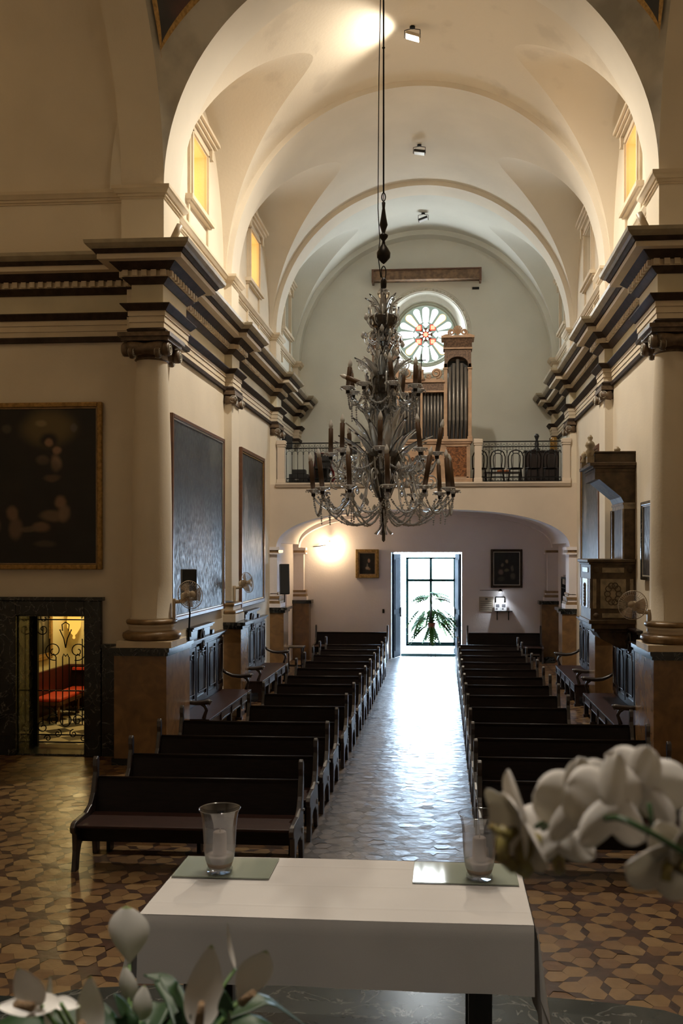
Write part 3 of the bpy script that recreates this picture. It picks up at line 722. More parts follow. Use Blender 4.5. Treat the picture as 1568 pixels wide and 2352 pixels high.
# ------------------------------------------------------------------ long panelled wall benches
def make_stall(label):
    # built for the left wall: x=0 at wall, seat towards +x, y from 0 to 3.35
    t = thing('panelled_wall_bench', label, 'bench')
    Ln = 3.3
    MB().box(.0,.05,0,Ln,.0,1.55).build('back_panel', stallw, t)
    w = [0,.55,1.25,2.05,2.75,Ln]
    for a, b in zip(w, w[1:]):
        mb = MB()
        for r0, r1, z0, z1 in ((a+.03,a+.09,.55,1.5),(b-.09,b-.03,.55,1.5),(a+.03,b-.03,.52,.6),(a+.03,b-.03,1.44,1.5)): mb.box(.05,.075,r0,r1,z0,z1)
        c = (a+b)/2; hw = (b-a)/2-.14
        pts = [(.08,c-hw,.68),(.08,c-hw,1.28),(.08,c-hw+.05,1.32),(.08,c-hw+.05,1.38),(.08,c+hw-.05,1.38),(.08,c+hw-.05,1.32),(.08,c+hw,1.28),(.08,c+hw,.68)]
        mb.tube(pts, .012, 6, closed=True); mb.box(.05,.062,c-hw,c+hw,.68,1.3)
        mb.build('raised_panel', stallw, t)
    mb = MB(); mb.box(0,.1,-.02,Ln+.02,1.55,1.6).box(0,.14,-.03,Ln+.03,1.6,1.64); mb.build('cornice_rail', stallw, t, bevel=.006)
    mb = MB(); mb.box(.0,.06,1.0,2.3,1.64,1.8).box(0,.1,.95,2.35,1.8,1.84).box(0,.13,.92,2.38,1.84,1.87); mb.box(.02,.09,.8,.95,1.64,1.72).box(.02,.09,2.35,2.5,1.64,1.72)
    cr = mb.build('crest', stallw, t, bevel=.006)
    mb = MB(); mb.tube([(.08,1.65+.13*cos(a),1.62+.2*sin(a)) for a in [2*pi*i/24 for i in range(24)]], .024, 8, closed=True)
    mb.tube([(.1,1.65+.05*sin(a*2),1.62+.16*cos(a)) for a in [2*pi*i/24 for i in range(24)]], .02, 6, closed=True)
    mb.lathe([(0,-.03),(.05,-.01),(.05,.01),(0,.03)], n=12, M=Matrix.Translation((.1,1.65,1.5)) @ Matrix.Rotation(R(90),4,'Y')); mb.build('carved_medallion', wood_end, cr)
    mb = MB().box(.05,.64,0,Ln,.42,.455); mb.build('seat', seatw, t, bevel=.01)
    mb = MB().box(.58,.62,.05,Ln-.05,.27,.42).box(.62,.63,.05,Ln-.05,.395,.41).box(.62,.63,.05,Ln-.05,.28,.295)
    for i in range(5): mb.box(.56,.64,.02+i*(Ln-.1)/4,.08+i*(Ln-.1)/4,.27,.42)
    mb.build('seat_rail', stallw, t)
    for i in range(5):
        y = .05+i*(Ln-.1)/4; MB().box(.54,.62,y-.035,y+.035,0,.3).box(.52,.64,y-.045,y+.045,0,.05).build('leg', stallw, t, bevel=.005)
    for y in (.03, Ln-.03):
        mb = MB(); mb.tube([(.06,y,.84),(.14,y,.78),(.26,y,.73),(.4,y,.715),(.52,y,.725),(.62,y,.74),(.66,y,.72)], lambda q: .03+.018*q, 10)
        a = mb.build('armrest', wood_end, t)
        mb = MB(); mb.tube([(.5,y,.71),(.56,y,.66),(.585,y,.6),(.56,y,.53),(.54,y,.46)], lambda q: .035-.008*sin(q*pi), 10); mb.build('arm_support', wood_end, a)
        MB().box(.05,.6,y-.02,y+.02,.2,.42).build('side_panel', stallw, t)
    return t
st = make_stall('dark panelled wall bench with curved arms under the bigger left wall painting')
st.location = (-3.9, 14.72, 0)
def mir(root, loc, label):
    o = dup(root, loc=loc, label=label); o.rotation_euler.z = pi; return o
g = 'panelled benches along the nave walls'; st['group'] = g
o = dup(st, loc=(-3.9,19.15,0), label='dark panelled wall bench on the left wall under the farther narrow painting')
o2 = mir(st, (3.9,18.02,0), 'dark panelled wall bench on the right wall on the near side of the pulpit')
o3 = mir(st, (3.9,22.75,0), 'dark panelled wall bench on the right wall beyond the pulpit'); 
o.scale = (1,.97,1); o3.scale = (1,.97,1); o3.location.y = 22.35
# ------------------------------------------------------------------ paintings
def framed(name, label, x0, x1, z0, z1, m, fm, slip, fw=.1, loc=None, rz=0, tilt=0, grp=None, depth=.07):
    """built facing -y, centred on x, hung at loc (centre bottom, wall plane)"""
    t = thing(name, label, 'painting', loc, rz)
    t.rotation_euler = (tilt, 0, rz)
    hw = (x1-x0)/2; h = z1-z0
    MB().box(-hw+fw*.7,hw-fw*.7,-depth*.5,-depth*.35,fw*.7,h-fw*.7).build('canvas', m, t)
    mb = MB()
    for a, b, c, d in ((-hw,-hw+fw,0,h),(hw-fw,hw,0,h),(-hw+fw,hw-fw,0,fw),(-hw+fw,hw-fw,h-fw,h)):
        mb.box(a,b,-depth,0,c,d)
    mb.build('frame', fm, t, bevel=.012)
    mb = MB(); q = fw; s_ = fw*.35
    for a, b, c, d in ((-hw+q,-hw+q+s_,q,h-q),(hw-q-s_,hw-q,q,h-q),(-hw+q+s_,hw-q-s_,q,q+s_),(-hw+q+s_,hw-q-s_,h-q-s_,h-q)):
        mb.box(a,b,-depth*.75,-depth*.4,c,d)
    mb.build('frame_slip', slip, t, bevel=.005)
    if grp: t['group'] = grp
    return t
skin = (.26,.15,.09); halo = (.2,.14,.05)
pm = painting('holy_figures_painting', (.006,.005,.004), [
    (.74,.86,.15,.13,halo,.6),(.70,.89,.035,.025,(.3,.22,.1),.6),(.745,.785,.06,.055,(.004,.003,.003),1),(.745,.77,.026,.032,skin,1),(.787,.72,.026,.028,skin,1),
    (.78,.64,.032,.06,(.3,.19,.12),.9),(.76,.55,.05,.025,skin,.8),(.71,.66,.04,.035,(.15,.1,.07),.8),(.73,.55,.12,.15,(.003,.003,.003),.6),
    (.80,.40,.035,.05,skin,.8),(.82,.33,.035,.06,(.22,.14,.09),.8),(.76,.31,.07,.04,(.2,.13,.08),.7),(.70,.24,.05,.035,skin,.6),(.555,.33,.035,.05,skin,.6),(.57,.24,.04,.08,(.2,.12,.08),.6),
    (.64,.23,.07,.02,(.13,.09,.06),.7),(.47,.25,.03,.05,skin,.5),(.72,.14,.06,.025,(.09,.06,.04),.6),(.87,.86,.02,.03,(.14,.12,.1),.6),(.52,.86,.03,.03,(.09,.07,.05),.6)], noise=.07, rough=.5)
framed('large_religious_painting', 'large dark painting of a figure holding a child, thin gold frame, far left', -8.0, -4.76, 2.9, 5.52, pm, gold, bronze, .075, loc=(-6.38, 13.99, 2.92))
p1 = painting('dark_varnished_canvas', (.03,.034,.04), [(.5,.25,.5,.3,(.1,.085,.085),.6),(.8,.9,.15,.1,(.12,.13,.12),.4),(.45,.5,.2,.15,(.08,.06,.06),.4)], ax=(0,2), rough=.46, streak=(2.5,2.5,1), noise=.4)
p2 = painting('streaked_canvas', (.028,.03,.032), [(.4,.75,.08,.3,(.015,.017,.02),.8),(.62,.4,.3,.25,(.16,.14,.13),.55),(.2,.6,.1,.2,(.3,.28,.25),.5)], ax=(0,2), rough=.44, streak=(2.5,2.5,.6), noise=.5)
def side_painting(label, sx, y0, y1, z0, z1, m, fm, slip, fw, tilt):
    # facing nave; canvas built facing -y then turned
    t = framed('tall_wall_painting', label, y0, y1, z0, z1, m, fm, slip, fw, loc=(sx*(WX-.005), (y0+y1)/2, z0), rz=sx*R(-90) if sx < 0 else R(-90))
    t.rotation_euler = (0, 0, R(90) if sx < 0 else R(-90))
    return t
side_painting('big dark canvas in brown and pale frame on the left wall, nearest the column', -1, 14.62, 18.2, 2.05, 5.47, p1, redwood, silver_edge, .07, 0)
side_painting('tall narrow painting with pale streaks on the left wall beyond the flat pilaster', -1, 19.75, 22.35, 1.97, 5.5, p2, redwood, gold, .09, 0)
side_painting('tall painting in red-brown frame on the right wall behind the pulpit canopy', 1, 19.7, 22.3, 1.97, 5.5, p2, redwood, gold, .09, 0)
side_painting('dark painting in black frame on the right wall between pulpit and column', 1, 13.95, 15.55, 2.73, 4.02, p1, blackm, silver_edge, .06, 0)
side_painting('small painting on the right wall just beyond the pulpit back board', 1, 17.5, 18.3, 2.95, 4.0, p1, darktrim, silver_edge, .05, 0)
pa = painting('monk_portrait', (.01,.009,.008), [(.58,.66,.16,.16,(.01,.01,.01),1),(.58,.62,.08,.09,skin,.9),(.5,.32,.12,.07,(.4,.3,.22),.7),(.6,.28,.08,.05,skin,.8),(.5,.4,.05,.12,(.25,.22,.18),.5)], noise=.1)
framed('small_portrait', 'small portrait of a figure in a broad gold frame left of the street door', 0, .7, 0, .86, pa, gold, bronze, .09, loc=(-1.71, 27.33, 2.41))
pb = painting('group_scene', (.008,.008,.009), [(.5,.7,.06,.07,(.3,.2,.13),.8),(.35,.6,.06,.06,(.22,.16,.12),.7),(.3,.4,.1,.09,(.25,.16,.14),.7),(.5,.45,.1,.05,(.2,.17,.1),.6),(.7,.5,.06,.1,(.16,.13,.1),.6),(.72,.28,.1,.1,(.14,.12,.09),.6),(.3,.2,.15,.08,(.08,.07,.06),.6)], noise=.14)
framed('small_religious_painting', 'small dark group scene in a dark frame right of the street door', 0, .93, 0, 1.14, pb, darktrim, silver_edge, .07, loc=(2.43, 27.33, 2.13))
# ------------------------------------------------------------------ pulpit
pulw = mat('carved_brown_pulpit_wood', (.085,.055,.03), .6, spec=.3, var=.35, vs=7); pull = mat('pale_pulpit_panel', (.26,.2,.12), .45, var=.3, vs=9)
t = thing('pulpit', 'carved brown wooden pulpit with canopy hung on the right nave wall', 'pulpit', (3.91, 16.85, 0))
X0, X1 = -.78, 0; Y0, Y1 = -.58, .52
mb = MB().box(X0,X1,Y0,Y1,2.0,2.97); body = mb.build('body', pulw, t)
MB().box(X0-.03,X1,Y0-.03,Y1+.03,2.97,3.01).box(X0-.06,X1,Y0-.06,Y1+.06,3.01,3.07).build('rim', pulw, t, bevel=.015)
def pulpanel(mb, a, b, c, d, face):
    if face == 'f': mb.box(a,b,Y0-.012,Y0,c,d)
    else: mb.box(X0-.012,X0,a,b,c,d)
mb = MB(); w_ = X1-X0
pulpanel(mb,X0+.17,X1-.17,2.2,2.72,'f'); pulpanel(mb,X0+.04,X0+.1,2.2,2.72,'f'); pulpanel(mb,X1-.1,X1-.04,2.2,2.72,'f'); pulpanel(mb,X0+.2,X1-.2,2.83,2.92,'f'); pulpanel(mb,X0+.2,X1-.2,2.04,2.12,'f')
pulpanel(mb,Y0+.25,Y1-.25,2.2,2.72,'s'); pulpanel(mb,Y0+.05,Y0+.12,2.2,2.72,'s'); pulpanel(mb,Y1-.12,Y1-.05,2.2,2.72,'s'); pulpanel(mb,Y0+.25,Y1-.25,2.83,2.92,'s')
mb.build('inlaid_panels', pull, t, bevel=.004)
for cx, cz in ((X0+.1,2.88),(X1-.1,2.88),(X0+.1,2.08),(X1-.1,2.08)):
    MB().lathe([(.0,-.02),(.045,-.015),(.05,0)], n=16, M=Matrix.Translation((cx,Y0-.004,cz)) @ Matrix.Rotation(R(90),4,'X') @ Matrix.Scale(-1,4,(0,0,1))).build('rosette', pulw, t)
mb = MB()
for k in range(7):
    z = 2.26+k*.055; mb.tube([(X0-.02,-.03+.07*cos(a),z+.04*sin(a)) for a in [2*pi*i/12 for i in range(12)]], .012, 6, closed=True)
mb.build('carved_cartouche', pulw, t)
mb = MB()
for k in range(10):
    a = 2*pi*k/10; mb.tube([((X0+X1)/2+.1*cos(a)+.05*cos(b),Y0-.015,2.46+.15*sin(a)+.05*sin(b)) for b in [2*pi*i/10 for i in range(10)]], .008, 5, closed=True)
mb.build('carved_wreath', pulw, t)
mb = MB().box(X0-.03,X1,Y0-.03,Y1+.03,1.93,2.0).box(X0+.02,X1,Y0+.02,Y1-.02,1.84,1.93).box(X0+.08,X1,Y0+.1,Y1-.1,1.78,1.84)
mb.prism([(X0+.12,1.78),(X1,1.78),(X1,1.45),(X0+.5,1.5),(X0+.2,1.66)],1,Y0+.15,Y1-.15); mb.build('corbel_base', pulw, t, bevel=.01)
MB().box(-.2,-.01,Y0+.02,Y1-.05,3.07,4.055).build('back_board', pulw, t)
mb = MB().box(-.21,-.0,Y0,Y1-.03,3.95,4.02).box(-.225,0,Y0-.01,Y1-.02,4.02,4.06).box(-.23,-.2,Y0+.0,Y0+.06,3.07,3.95).box(-.23,-.2,Y1-.1,Y1-.05,3.07,3.95); mb.build('back_board_moulding', silver_edge if False else pull, t)
mb = MB(); mb.prism([(0,4.06),(-.2,4.06),(-.25,4.16),(-.62,4.47),(-.7,4.47),(-.7,4.62),(0,4.62)],1,Y0+.02,Y1-.02); mb.build('canopy_bracket', pulw, t)
mb = MB().box(-.7,0,Y0,Y1,4.6,4.66).box(-.74,0,Y0-.04,Y1+.04,4.66,4.7).box(-.8,0,Y0-.08,Y1+.08,4.7,4.76).box(-.7,0,Y0+.02,Y1-.02,4.76,4.93).box(-.74,0,Y0-.02,Y1+.02,4.93,4.96); mb.build('canopy', pulw, t, bevel=.008)
MB().lathe([(.07,4.84),(.06,4.9),(.09,4.95),(.05,5.0),(.09,5.06),(.07,5.12),(.03,5.15),(.05,5.2),(.02,5.25)], (-.78,Y0+.03,0), 14).box(-.84,-.72,Y0-.05,Y0+.12,4.76,4.86).build('carved_finial', pull, t)
MB().lathe([(.05,4.8),(.06,4.86),(.03,4.92),(.05,4.98),(.01,5.04)], (-.78,Y0+.75,0), 12).box(-.83,-.72,Y0+.68,Y0+.82,4.74,4.83).build('carved_finial', pull, t)
MB().lathe([(.05,4.95),(.06,5.0),(.02,5.05)], (-.3,Y0+.1,0), 12).build('carved_finial', pull, t)
# ------------------------------------------------------------------ wall fans
cagem = mat('cream_wire', (.32,.25,.17), .4, .2); bladem = clear('smoky_fan_blade', (.55,.45,.36), .2, .1, (.3,.2,.12), .45)
fan_glass = mat('fan_blade', (.17,.12,.08), .3)
def make_fan(label, loc, rz, yaw):
    t = thing('wall_fan', label, 'fan', loc); t.rotation_euler = (0,0,rz)
    # bracket on wall at y=0 facing -y
    MB().box(-.035,.035,-.05,0,-.28,.05).build('wall_bracket', whitep, t, bevel=.008)
    MB().tube([(0,-.03,.0),(0,-.16,.01),(0,-.2,.03)], .028, 10).build('arm', whitep, t)
    M = Matrix.Translation((0,-.24,.1)) @ Matrix.Rotation(R(yaw),4,'Z') @ Matrix.Rotation(R(-12),4,'X') @ Matrix.Rotation(R(90),4,'X')
    MB().lathe([(0,-.12),(.06,-.12),(.07,-.1),(.075,0),(.06,.02),(0,.02)], n=20, M=M).build('motor_housing', whitep, t)
    mb = MB()
    Rr = .215
    for k in range(36):
        a = 2*pi*k/36; c, s_ = cos(a), sin(a)
        mb.tube([(.05*c,.05*s_,.13),(.14*c,.14*s_,.125),(.2*c,.2*s_,.1),(Rr*c,Rr*s_,.065)], .0016, 4, M=M)
        mb.tube([(.07*c,.07*s_,.02),(.17*c,.17*s_,.02),(Rr*c,Rr*s_,.055)], .0016, 4, M=M)
    for r_, z_, q in ((Rr,.06,.006),(.14,.125,.002),(.05,.13,.003)): mb.tube(circ(r_,36,(0,0,z_)), q, 6, closed=True, M=M)
    mb.lathe([(0,.132),(.045,.132),(.05,.127),(0,.127)], n=20, M=M)
    mb.build('cage', cagem, t)
    mb = MB()
    for k in range(3):
        a0 = 2*pi*k/3
        mb.grid(lambda u, v: ((.03+.165*v)*cos(a0+(u-.5)*(1.25-.1*v)), (.03+.165*v)*sin(a0+(u-.5)*(1.25-.1*v)), .06+.035*(u-.5)), 6, 5, M=M)
    o = mb.build('blades', bladem, t)
    mb = MB().lathe([(0,.03),(.04,.03),(.04,.09),(.02,.11),(0,.11)], n=16, M=M); mb.build('hub', whitep, t)
    return t
f0 = make_fan('cream wall fan low on the near left column, black speaker behind it', (-3.575, 13.74, 2.43), R(90), -42)
f1 = dup(f0, loc=(-3.75, 18.55, 2.45), rz=R(112), label='cream wall fan on the flat pilaster left, below the narrow painting')
f2 = make_fan('cream wall fan on the near right column in front of the pulpit', (3.6, 13.74, 2.3), R(-90), 62)
f3 = dup(f2, loc=(3.75, 18.6, 2.5), rz=R(-110), label='cream wall fan on the right pilaster, half hidden behind the pulpit')
for f in (f0,f1,f2,f3): f['group'] = 'wall fans'
# ------------------------------------------------------------------ speakers
def speaker(label, loc, rz, w_, d_, h_, tilt=0, foot=None, name='loudspeaker'):
    t = thing(name, label, 'speaker', loc); t.rotation_euler = (tilt,0,rz)
    MB().box(-w_/2,w_/2,-d_/2,d_/2,0,h_).build('cabinet', blackp, t, bevel=.01)
    MB().box(-w_/2+.015,w_/2-.015,-d_/2-.006,-d_/2,.015,h_-.015).build('grille', mat_grille, t)
    if foot: MB().tube(foot, .014, 8).build('bracket', iron, t)
    return t
mat_grille = mat('speaker_grille', (.02,.02,.02), .7, bump=.5, bs=400)
speaker('black box speaker on the pedestal behind the near left column fan', (-3.5, 14.35, 2.42), R(25), .23, .2, .5, foot=[(0,0,.02),(.02,0,-.2),(0,.02,-.65)])
speaker('slim tilted column speaker on the left impost below the organ loft', (-3.52, 23.35, 2.1), R(20), .24, .16, .78, R(-6), foot=[(0,0,.02),(0,.02,-.1),(0,.08,-.2)])
speaker('small black speaker hanging near the left end of the loft rail', (-3.62, 24.3, 5.95), R(40), .22, .2, .34, foot=[(0,0,.2),(-.1,.08,.2),(-.2,.2,.2)])
# spot lamps on the cornice at the near corners
for sx in (-1, 1):
    t = thing('cylinder_spot_lamp', 'small tilted cylinder lamp standing on the %s cornice' % ('left' if sx < 0 else 'right'), 'lamp', (sx*3.5, 13.35, 7.745))
    M = Matrix.Rotation(R(-22)*-sx*-1,4,'Y') @ Matrix.Rotation(R(-10),4,'X')
    MB().lathe([(0,.07),(.05,.07),(.05,.36),(.043,.36),(.038,.32),(0,.32)], n=20, M=M).build('barrel', whitep, t)
    MB().box(-.03,.03,-.03,.03,0,.02).box(-.008,.008,-.035,.035,0,.1).build('foot', whitep, t)
# ------------------------------------------------------------------ floodlights under the vault crown
lampw = emis('lit_lamp_face', (1,.93,.8), 60)
led_off = mat('unlit_lamp_face', (.75,.78,.8), .3)
def flood(label, y, z, lit, face):
    t = thing('vault_floodlight', label, 'lamp', (0.0, y, z))
    MB().lathe([(0,-.02),(.05,-.02),(.05,0),(0,0)], n=16).build('ceiling_plate', iron, t)
    MB().tube([(-.14,0,-.2),(-.14,0,-.06),(.0,0,-.03),(.14,0,-.06),(.14,0,-.2)], .008, 6).build('yoke', iron, t)
    M = Matrix.Translation((0,0,-.2)) @ Matrix.Rotation(R(face),4,'Y')
    MB().box(-.13,.13,-.09,.09,0,.06, M=M).build('housing', blackp if not lit else whitep, t, bevel=.008)
    MB().box(-.12,.12,-.08,.08,-.005,0, M=M).build('lamp_glass', lampw if lit else led_off, t)
    return t
flood('lit white floodlight at the crown of the nearest vault bay', 16.5, SPR+RB-.01, True, 18)
flood('unlit floodlight at the crown of the middle vault bay', 21.3, SPR+RB-.01, False, 8)
flood('small unlit floodlight at the crown of the farthest vault bay', 25.6, SPR+RB-.01, False, -20)
light('vault_floodlight_beam', 'SPOT', (-.08, 16.5, 12.28), 150, (1,.9,.74), target=(-2.6,16.2,12.4), size=.08, angle=R(110), blend=.7)
light('vault_nave_fill', 'SPOT', (-.02, 16.5, 12.38), 2000, (1,.9,.74), target=(.0,16.5,0), size=.08, angle=R(160), blend=.8)  # downward fill added at the floodlight to brighten nave walls and pews
# ------------------------------------------------------------------ organ
orgw = mat('organ_case_wood', (.42,.27,.17), .5, var=.15, vs=5); orgc = mat('carved_organ_wood', (.2,.12,.075), .5, col2=(.1,.06,.04), vs=22, thr=(.4,.6), bump=.6, bs=40)
pipem = mat('grey_organ_pipe', (.21,.19,.17), .38, .5, var=.15, vs=3); burr = mat('burr_veneer', (.3,.12,.045), .35, col2=(.09,.035,.015), vs=9, thr=(.42,.6), dist=2)
t = thing('pipe_organ', 'wooden pipe organ with two tall towers in the middle of the loft rail', 'organ', (0, 23.4, 4.97))
def Z(z): return z-4.97
MB().box(-1.24,1.24,.42,.85,0,Z(7.45)).build('rear_case', orgw, t)
mb = MB().box(-1.24,1.24,0,.4,.02,Z(6.0)); mb.build('lower_case', orgw, t)
mb = MB().box(-1.3,1.3,-.05,.45,Z(6.0),Z(6.07)).box(-1.27,1.27,-.03,.42,Z(5.95),Z(6.0)).box(-1.3,1.3,-.04,.42,0,.1); mb.build('lower_mouldings', orgw, t, bevel=.01)
for sx in (-1, 1):
    MB().box(sx*.62,sx*1.17,-.012,0,Z(5.1),Z(5.88)).build('veneer_panel', burr, t)
    mb = MB()
    for a,b,c,d in ((.6,.64,5.08,5.9),(1.15,1.19,5.08,5.9),(.6,1.19,5.88,5.92),(.6,1.19,5.07,5.11)): mb.box(sx*a,sx*b,-.03,0,Z(c),Z(d))
    mb.build('panel_frame', orgw, t)
mb = MB()
for k in range(9): mb.tube([(-.3+.075*k+.03*cos(a),-.02,Z(5.55)+.04*sin(a)+.03*sin(k)) for a in [2*pi*i/10 for i in range(10)]], .009, 5, closed=True)
mb.tube([(-.35,-.02,Z(5.45)),(0,-.02,Z(5.42)),(.35,-.02,Z(5.45))], .012, 6); mb.build('carved_garland', burr, t)
for sx in (-1, 1):
    tw = MB()
    for a, b in ((.57,.66),(1.19,1.28)):
        tw.box(sx*a,sx*b,.0,.1,Z(6.07),Z(8.0)); tw.box(sx*(a-.02),sx*(b+.02),-.02,.12,Z(6.07),Z(6.14)); tw.box(sx*(a-.015),sx*(b+.015),-.015,.115,Z(7.86),Z(7.9))
    tw = tw.build('tower_posts', orgw, t, bevel=.006)
    # arched hood
    mb = MB(); n = 20; cx = sx*.925; hw = .265
    for i in range(n):
        a, b = pi*i/n, pi*(i+1)/n
        p = [(cx+hw*cos(q), Z(8.0)+.2*sin(q)-.02) for q in (a,b)]
        top = Z(8.42)
        mb.add([(p[0][0],-.0,p[0][1]),(p[1][0],-.0,p[1][1]),(p[1][0],-.0,top),(p[0][0],-.0,top)],[(0,1,2,3)])
        mb.add([(p[0][0],-.0,p[0][1]),(p[1][0],-.0,p[1][1]),(p[1][0],.3,p[1][1]),(p[0][0],.3,p[0][1])],[(3,2,1,0)])
    for q in (-1, 1): mb.box(cx+q*hw, cx+q*.34, 0, .3, Z(7.85), Z(8.42))
    mb.box(cx-.34, cx+.34, .25,.36, Z(7.9), Z(8.42))
    mb.prism([(-.02,Z(8.36)),(-.14,Z(8.62)),(.36,Z(8.62)),(.36,Z(8.36))],0,cx-.36,cx+.36); hd = mb.build('carved_hood', orgc, t)
    mb = MB().box(cx-.42,cx+.42,-.18,.4,Z(8.62),Z(8.68)).box(cx-.37,cx+.37,-.04,.36,Z(8.36),Z(8.41)); mb.build('tower_cornice', orgw, t, bevel=.006)
    mb = MB()
    for q in (-1, 1):
        mb.tube([(cx+q*x, -.05, Z(8.7)+z) for x, z in spiral(.16,.08,.09,.02,-pi/2,2.6*pi,26)], .022, 6)
        mb.tube([(cx+q*.37,-.05,Z(8.7)),(cx+q*.3,-.05,Z(8.72)),(cx+q*.2,-.05,Z(8.72))], .02, 6)
    for k in range(7):
        a = R(15+25*k); mb.tube([(cx,-.05,Z(8.72)),(cx+.1*cos(a),-.05,Z(8.78)+.12*sin(a)),(cx+.13*cos(a),-.05,Z(8.8)+.15*sin(a))], lambda q: .012+.014*q, 6)
    mb.build('shell_crest', orgw, t)
    mb = MB()
    for k in range(5):
        x = cx+(k-2)*.103; h = 8.12-.1*abs(k-2)
        p = MB().lathe([(.012,Z(6.1)),(.04,Z(6.55)),(.043,Z(6.56)),(.043,Z(h)),(.036,Z(h))], (x,.1,0), 14)
        p.box(x-.022,x+.022,.052,.058,Z(6.56),Z(6.64)); p.build('organ_pipe', pipem, t, org=(x,.1,0) if False else None)
    MB().box(cx-.26,cx+.26,.2,.24,Z(6.07),Z(8.1)).build('tower_back', blackp, t)
for k in range(13):
    x = -.51+k*.085; 
    MB().lathe([(.01,Z(6.1)),(.032,Z(6.6)),(.034,Z(6.61)),(.034,Z(7.3)),(.03,Z(7.3))], (x,.12,0), 12).build('organ_pipe', pipem, t)
MB().box(-.57,.57,.22,.26,Z(6.07),Z(7.5)).build('flat_back', blackp, t)
MB().box(-.57,.57,0,.3,Z(7.3),Z(7.52)).build('carved_frieze', orgc, t)
mb = MB().box(-.6,.6,-.04,.34,Z(7.52),Z(7.58)).box(-.58,.58,-.02,.32,Z(7.27),Z(7.31)).box(-.03,.03,-.02,.02,Z(6.07),Z(7.3))
mb.build('flat_cornice', orgw, t, bevel=.005)
mb = MB()
for q in (-1, 1):
    mb.tube([(q*x,-.02,Z(7.6)+z) for x, z in spiral(.38,.15,.13,.03,-pi/2,2.8*pi,30)], .03, 6)
    mb.tube([(q*x,-.02,Z(7.6)+z) for x, z in spiral(.18,.07,.06,.02,-pi/2,2.4*pi,20)], .022, 6)
    mb.box(q*.1,q*.54,-.03,.0,Z(7.58),Z(7.62))
mb.lathe([(.11,Z(7.58)),(.06,Z(7.66)),(.05,Z(7.8)),(.07,Z(7.83)),(.02,Z(7.86))], n=12); mb.build('scroll_crest', orgw, t)
mb = MB().box(-.012,.012,-.012,.012,Z(7.86),Z(8.25)).box(-.12,.12,-.012,.012,Z(8.08),Z(8.105)); mb.build('iron_cross', iron, t)
# ------------------------------------------------------------------ loft railings
def make_rail(label, x0, x1):
    t = thing('loft_railing', label, 'railing', (x0, 23.43, 4.97)); Ln = x1-x0
    mb = MB()
    for z, q in ((1.03,.014),(.9,.012),(.12,.012),(.03,.012)): mb.box(0,Ln,-q,q,z-q,z+q)
    mb.build('rails', iron, t)
    n = int(round(Ln/.147)); st = Ln/n
    for k in range(n+1):
        x = k*st
        b = MB().tube([(x,0,.03),(x,0,.9)], .0075, 6); 
        b.lathe([(0,.72),(.016,.75),(0,.8)], (x,0,0), 8)
        b.build('baluster', iron, t)
    mb = MB()
    for k in range(n):
        x = k*st+st/2
        mb.tube([(x+st/2*cos(a),0,.74+.09*sin(a)) for a in [pi*i/8 for i in range(9)]], .005, 4)
        mb.tube([(x+.025*cos(a),0,.865+.025*sin(a)) for a in [2*pi*i/8 for i in range(8)]], .004, 4, closed=True)
        for q in (-1, 1):
            mb.tube([(x,0,.97),(x+q*st*.25,0,.93),(x+q*st*.45,0,.93),(x+q*st*.5,0,.97),(x+q*st*.35,0,1.0)], .0045, 4)
            mb.tube([(x,0,.04),(x+q*st*.25,0,.1),(x+q*st*.4,0,.09),(x+q*st*.4,0,.05)], .0045, 4)
    mb.build('scrollwork', iron, t)
    return t
make_rail('black iron railing of the loft left of the organ', -3.49, -1.57); make_rail('black iron railing of the loft right of the organ', 1.57, 3.53)
for x, lab in ((-3.62,'at the far left end'),(-1.44,'left of the organ'),(1.44,'right of the organ'),(3.66,'at the far right end')):
    t = thing('stone_rail_post', 'short pink stone post of the loft railing, '+lab, 'post', (x, 23.45, 4.97)); t['group'] = 'posts of the loft railing'
    MB().box(-.09,.09,-.1,.1,0,.93).build('shaft', loftp, t); MB().box(-.11,.11,-.12,.12,.93,.98).box(-.12,.12,-.13,.13,.98,1.1).build('cap', loftp, t, bevel=.02); MB().box(-.11,.11,-.12,.12,0,.1).build('foot', loftp, t, bevel=.01)
# bentwood chairs
def make_chair(label):
    t = thing('bentwood_chair', label, 'chair')
    mb = MB(); pts = []
    mb.tube([(-.19,.19,.45),(-.2,.2,.6),(-.2,.22,.75),(-.15,.235,.87),(-.05,.24,.92),(.05,.24,.92),(.15,.235,.87),(.2,.22,.75),(.2,.2,.6),(.19,.19,.45)], .015, 8)
    mb.build('outer_back_hoop', wood, t)
    MB().tube([(-.1,.19,.45),(-.12,.21,.65),(-.11,.22,.78),(-.05,.225,.84),(.05,.225,.84),(.11,.22,.78),(.12,.21,.65),(.1,.19,.45)], .012, 8).build('inner_back_hoop', wood, t)
    MB().lathe([(0,.43),(.2,.43),(.215,.445),(.2,.46),(0,.455)], n=28).build('seat', wood, t)
    MB().tube(circ(.16,20,(0,0,.22)), .008, 6, closed=True).build('foot_ring', wood, t)
    for a in (-1,1):
        for b in (-1,1): MB().tube([(a*.15,b*.15,.43),(a*.17,b*.17,.2),(a*.2,b*.2,0)], .013, 8).build('leg', wood, t)
    return t
chs = [(1.5,'leftmost, half hidden by the stone post'),(1.96,'second from the left'),(2.42,'third from the left'),(2.87,'just left of the cabinet'),(3.32,'in front of the dark cabinet')]
c0 = None
for i, (x, l) in enumerate(chs):
    o = make_chair('') if c0 is None else dup(c0)
    c0 = c0 or o; o['label'] = 'bentwood chair behind the right loft railing, '+l; o['group'] = 'bentwood chairs in the loft'; o.location = (x, 23.95, 4.935); o.rotation_euler.z = pi; o.scale = (.95,.95,.95)
t = thing('dark_cabinet', 'black cabinet in the loft behind the right railing', 'cabinet', (3.17, 24.75, 4.935))
